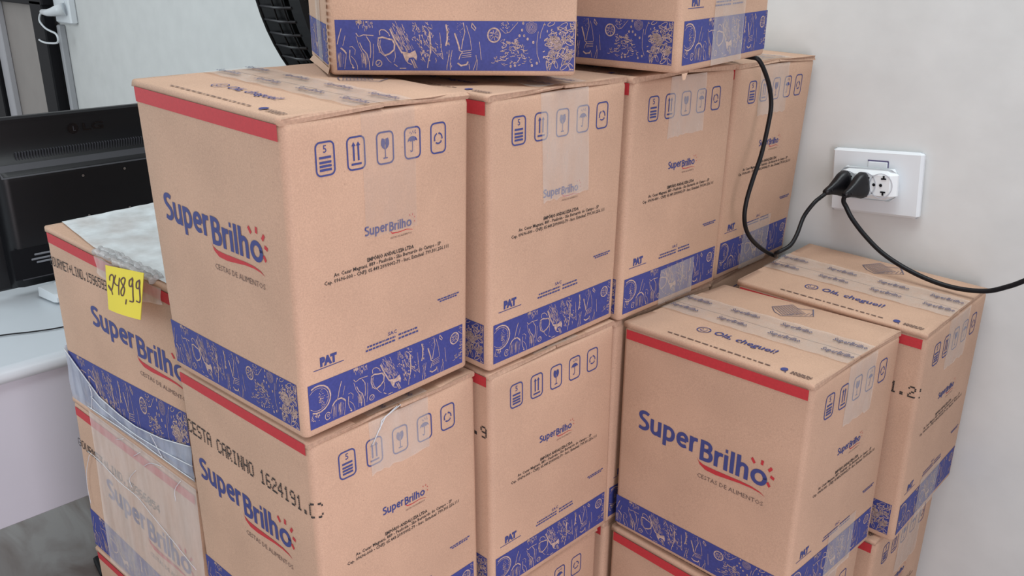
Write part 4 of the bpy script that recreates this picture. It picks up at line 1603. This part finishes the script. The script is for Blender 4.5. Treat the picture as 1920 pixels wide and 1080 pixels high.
mb.build('motor_housing', FANB, fa, fa.location)
for k in range(3):
    mb = MB()
    a0 = 2 * math.pi * k / 3
    mb.grid(lambda t, r: fp(.05 + .22 * r, a0 + (t - .5) * (1.1 - .2 * r), .025 + (t - .5) * .045), lin(0, 1, 10), lin(0, 1, 6))
    mb.build('blade', FANB, fa, fa.location)
mb = MB()
mb.tube([fc + fn_ * -.12 + Vector((0, 0, -.05)), Vector((fc.x, fc.y, 1.30)) - fn_ * .12, Vector((fc.x, fc.y, .02)) - fn_ * .12], .016, 14)
mb.build('pole', FANB, fa, fa.location)
mb = MB()
pc = Vector((fc.x, fc.y, 0)) - fn_ * .12
mb.tube([pc, pc + Vector((0, 0, .012)), pc + Vector((0, 0, .03))], .17, 32, r_end=.10)
mb.build('base', FANB, fa, fa.location)

# ------------------------------------------------------------------ right outlet, adapter, cords
rot = Matrix.Rotation(R_(-4.9), 3, 'Y')
PC = Vector((.1325, 1.0225, 1.1627))
ro = thing('wall_outlet', 'white wall outlet plate on the right wall behind the black plugs, mounted slightly tilted', 'outlet', PC)
mb = MB()
mb.box(PC + Vector((0, -.001, 0)), (.150, .013, .107), rot, 0, .004)
mb.build('plate', WHITEPL, ro, PC)
mb = MB()
mb.box(PC + rot @ Vector((.004, -.0085, .006)), (.032, .004, .058), rot, 0, .001)
mb.build('socket_insert', WHITEPL, ro, PC)
mb = MB()
mb.box(PC + rot @ Vector((.004, -.0078, .0362)), (.034, .0012, .0022), rot)
mb.box(PC + rot @ Vector((.0208, -.0078, .031)), (.0016, .0012, .010), rot)
mb.build('insert_gap', mat('shadow_gap', (.12, .11, .20, 1), .8, .1), ro, PC)
AC = Vector((.1285, 1.003, 1.1632))
ad = thing('socket_adapter', 'white three-way plug adapter pushed into the right wall outlet', 'adapter', AC)
WH2 = mat('bright_white_plastic', (.80, .84, .86, 1), .3, .5)
mb = MB()
mb.box(AC + Vector((0, -.0015, 0)), (.096, .024, .0515), rot, 0, .009)
mb.build('adapter_body', WH2, ad, AC)
FY = -.0142
for k, x in enumerate((-.031, -.0015, .0255)):
    f3 = lambda u, v, o=0.0: AC + rot @ Vector((x + u, FY - o, v))
    mb = MB()
    mb.ribbon([(.0185 * math.cos(R_(a)), .0195 * math.sin(R_(a))) for a in range(0, 360, 15)], .0016, lambda u, v: f3(u, v, .0004), 0, True)
    mb.build('socket_rim', mat('rim_shade', (.52, .55, .60, 1), .4, .4), ad, AC)
    mb = MB()
    for hx, hz in ((-.0110, .0008), (.0, .0008)):
        mb.poly([(hx + .0026 * math.cos(R_(a)), hz + .0026 * math.sin(R_(a))) for a in range(0, 360, 30)], lambda u, v: f3(u, v, .0006))
    for sz, sd in ((.0115, 1), (-.0100, -1)):
        mb.ribbon([(.0000, sz), (.0084, sz)], .0026, lambda u, v: f3(u, v, .0006))
        mb.ribbon([(.0042, sz), (.0042, sz + .0055 * sd)], .0030, lambda u, v: f3(u, v, .0007))
    mb.build('socket_holes', SLOT, ad, AC)


def plug(root, x, tail, base):
    """flat angled plug: wide at the adapter, tapering to a ribbed strain relief"""
    b = AC + rot @ Vector((x, FY, .001))
    t = Vector(tail)
    d = (t - b)
    mb = MB()
    secs = [(0.0, .0105, .0215), (.10, .0110, .0225), (.28, .0105, .0205), (.52, .0085, .0130), (.72, .0062, .0080), (.86, .0055, .0062), (1.0, .0038, .0040)]
    zx = d.normalized()
    sx = zx.cross(Vector((0, 0, 1))).normalized()
    sz = sx.cross(zx).normalized()
    rr = []
    for k, w, h in secs:
        c = b + d * k
        rr.append([mb.vert(c + sx * (w * math.copysign(abs(math.cos(R_(a))) ** .6, math.cos(R_(a)))) + sz * (h * math.copysign(abs(math.sin(R_(a))) ** .75, math.sin(R_(a))))) for a in range(0, 360, 24)])
    for r0, r1 in zip(rr, rr[1:]):
        for i in range(15):
            mb.face((r0[i], r0[(i + 1) % 15], r1[(i + 1) % 15], r1[i]), 0, True)
    mb.face(rr[0][::-1])
    mb.face(rr[-1])
    for k in (.76, .84, .92):
        c = b + d * k
        mb.tube([c - zx * .0012, c + zx * .0012], .0068 - .002 * (k - .76) / .16, 10)
    return mb.build('plug', BLACKPL, root, base)


k1 = thing('power_cord', 'black power cord looping up over the top row carton from the left plug', 'power cord', (.088, .935, 1.15))
plug(k1, -.031, (.0825, .943, 1.1485), k1.location)
mb = MB()
mb.tube(smooth_path([(.0855, .947, 1.1492), (.080, .939, 1.142), (.077, .922, 1.134), (.069, .909, 1.112), (.073, .884, 1.087), (.074, .862, 1.073), (.062, .845, 1.062),
                     (.046, .870, 1.0475), (.041, .829, 1.069), (.041, .788, 1.098), (.041, .769, 1.126), (.041, .768, 1.156), (.041, .781, 1.191), (.041, .798, 1.226), (.041, .809, 1.27), (.041, .811, 1.302), (.040, .797, 1.335), (.034, .776, 1.3665), (.020, .772, 1.3715), (-.03, .790, 1.3715), (-.12, .82, 1.3725)]), .0034, 10)
mb.build('cord', CORDM, k1, k1.location)
k2 = thing('power_cord', 'black power cord running from the middle plug down to the right along the wall', 'power cord', (.121, .935, 1.15))
plug(k2, -.0015, (.1155, .943, 1.1500), k2.location)
mb = MB()
mb.tube(smooth_path([(.1165, .945, 1.1505), (.1148, .947, 1.140), (.119, .950, 1.131), (.134, .945, 1.115), (.159, .945, 1.092), (.191, .945, 1.070), (.232, .945, 1.0535), (.275, .945, 1.0440), (.314, .945, 1.0425), (.351, .945, 1.049), (.377, .945, 1.063), (.396, .945, 1.077), (.431, .945, 1.107), (.50, .95, 1.16), (.60, .97, 1.20)]), .0038, 10)
mb.build('cord', CORDM, k2, k2.location)
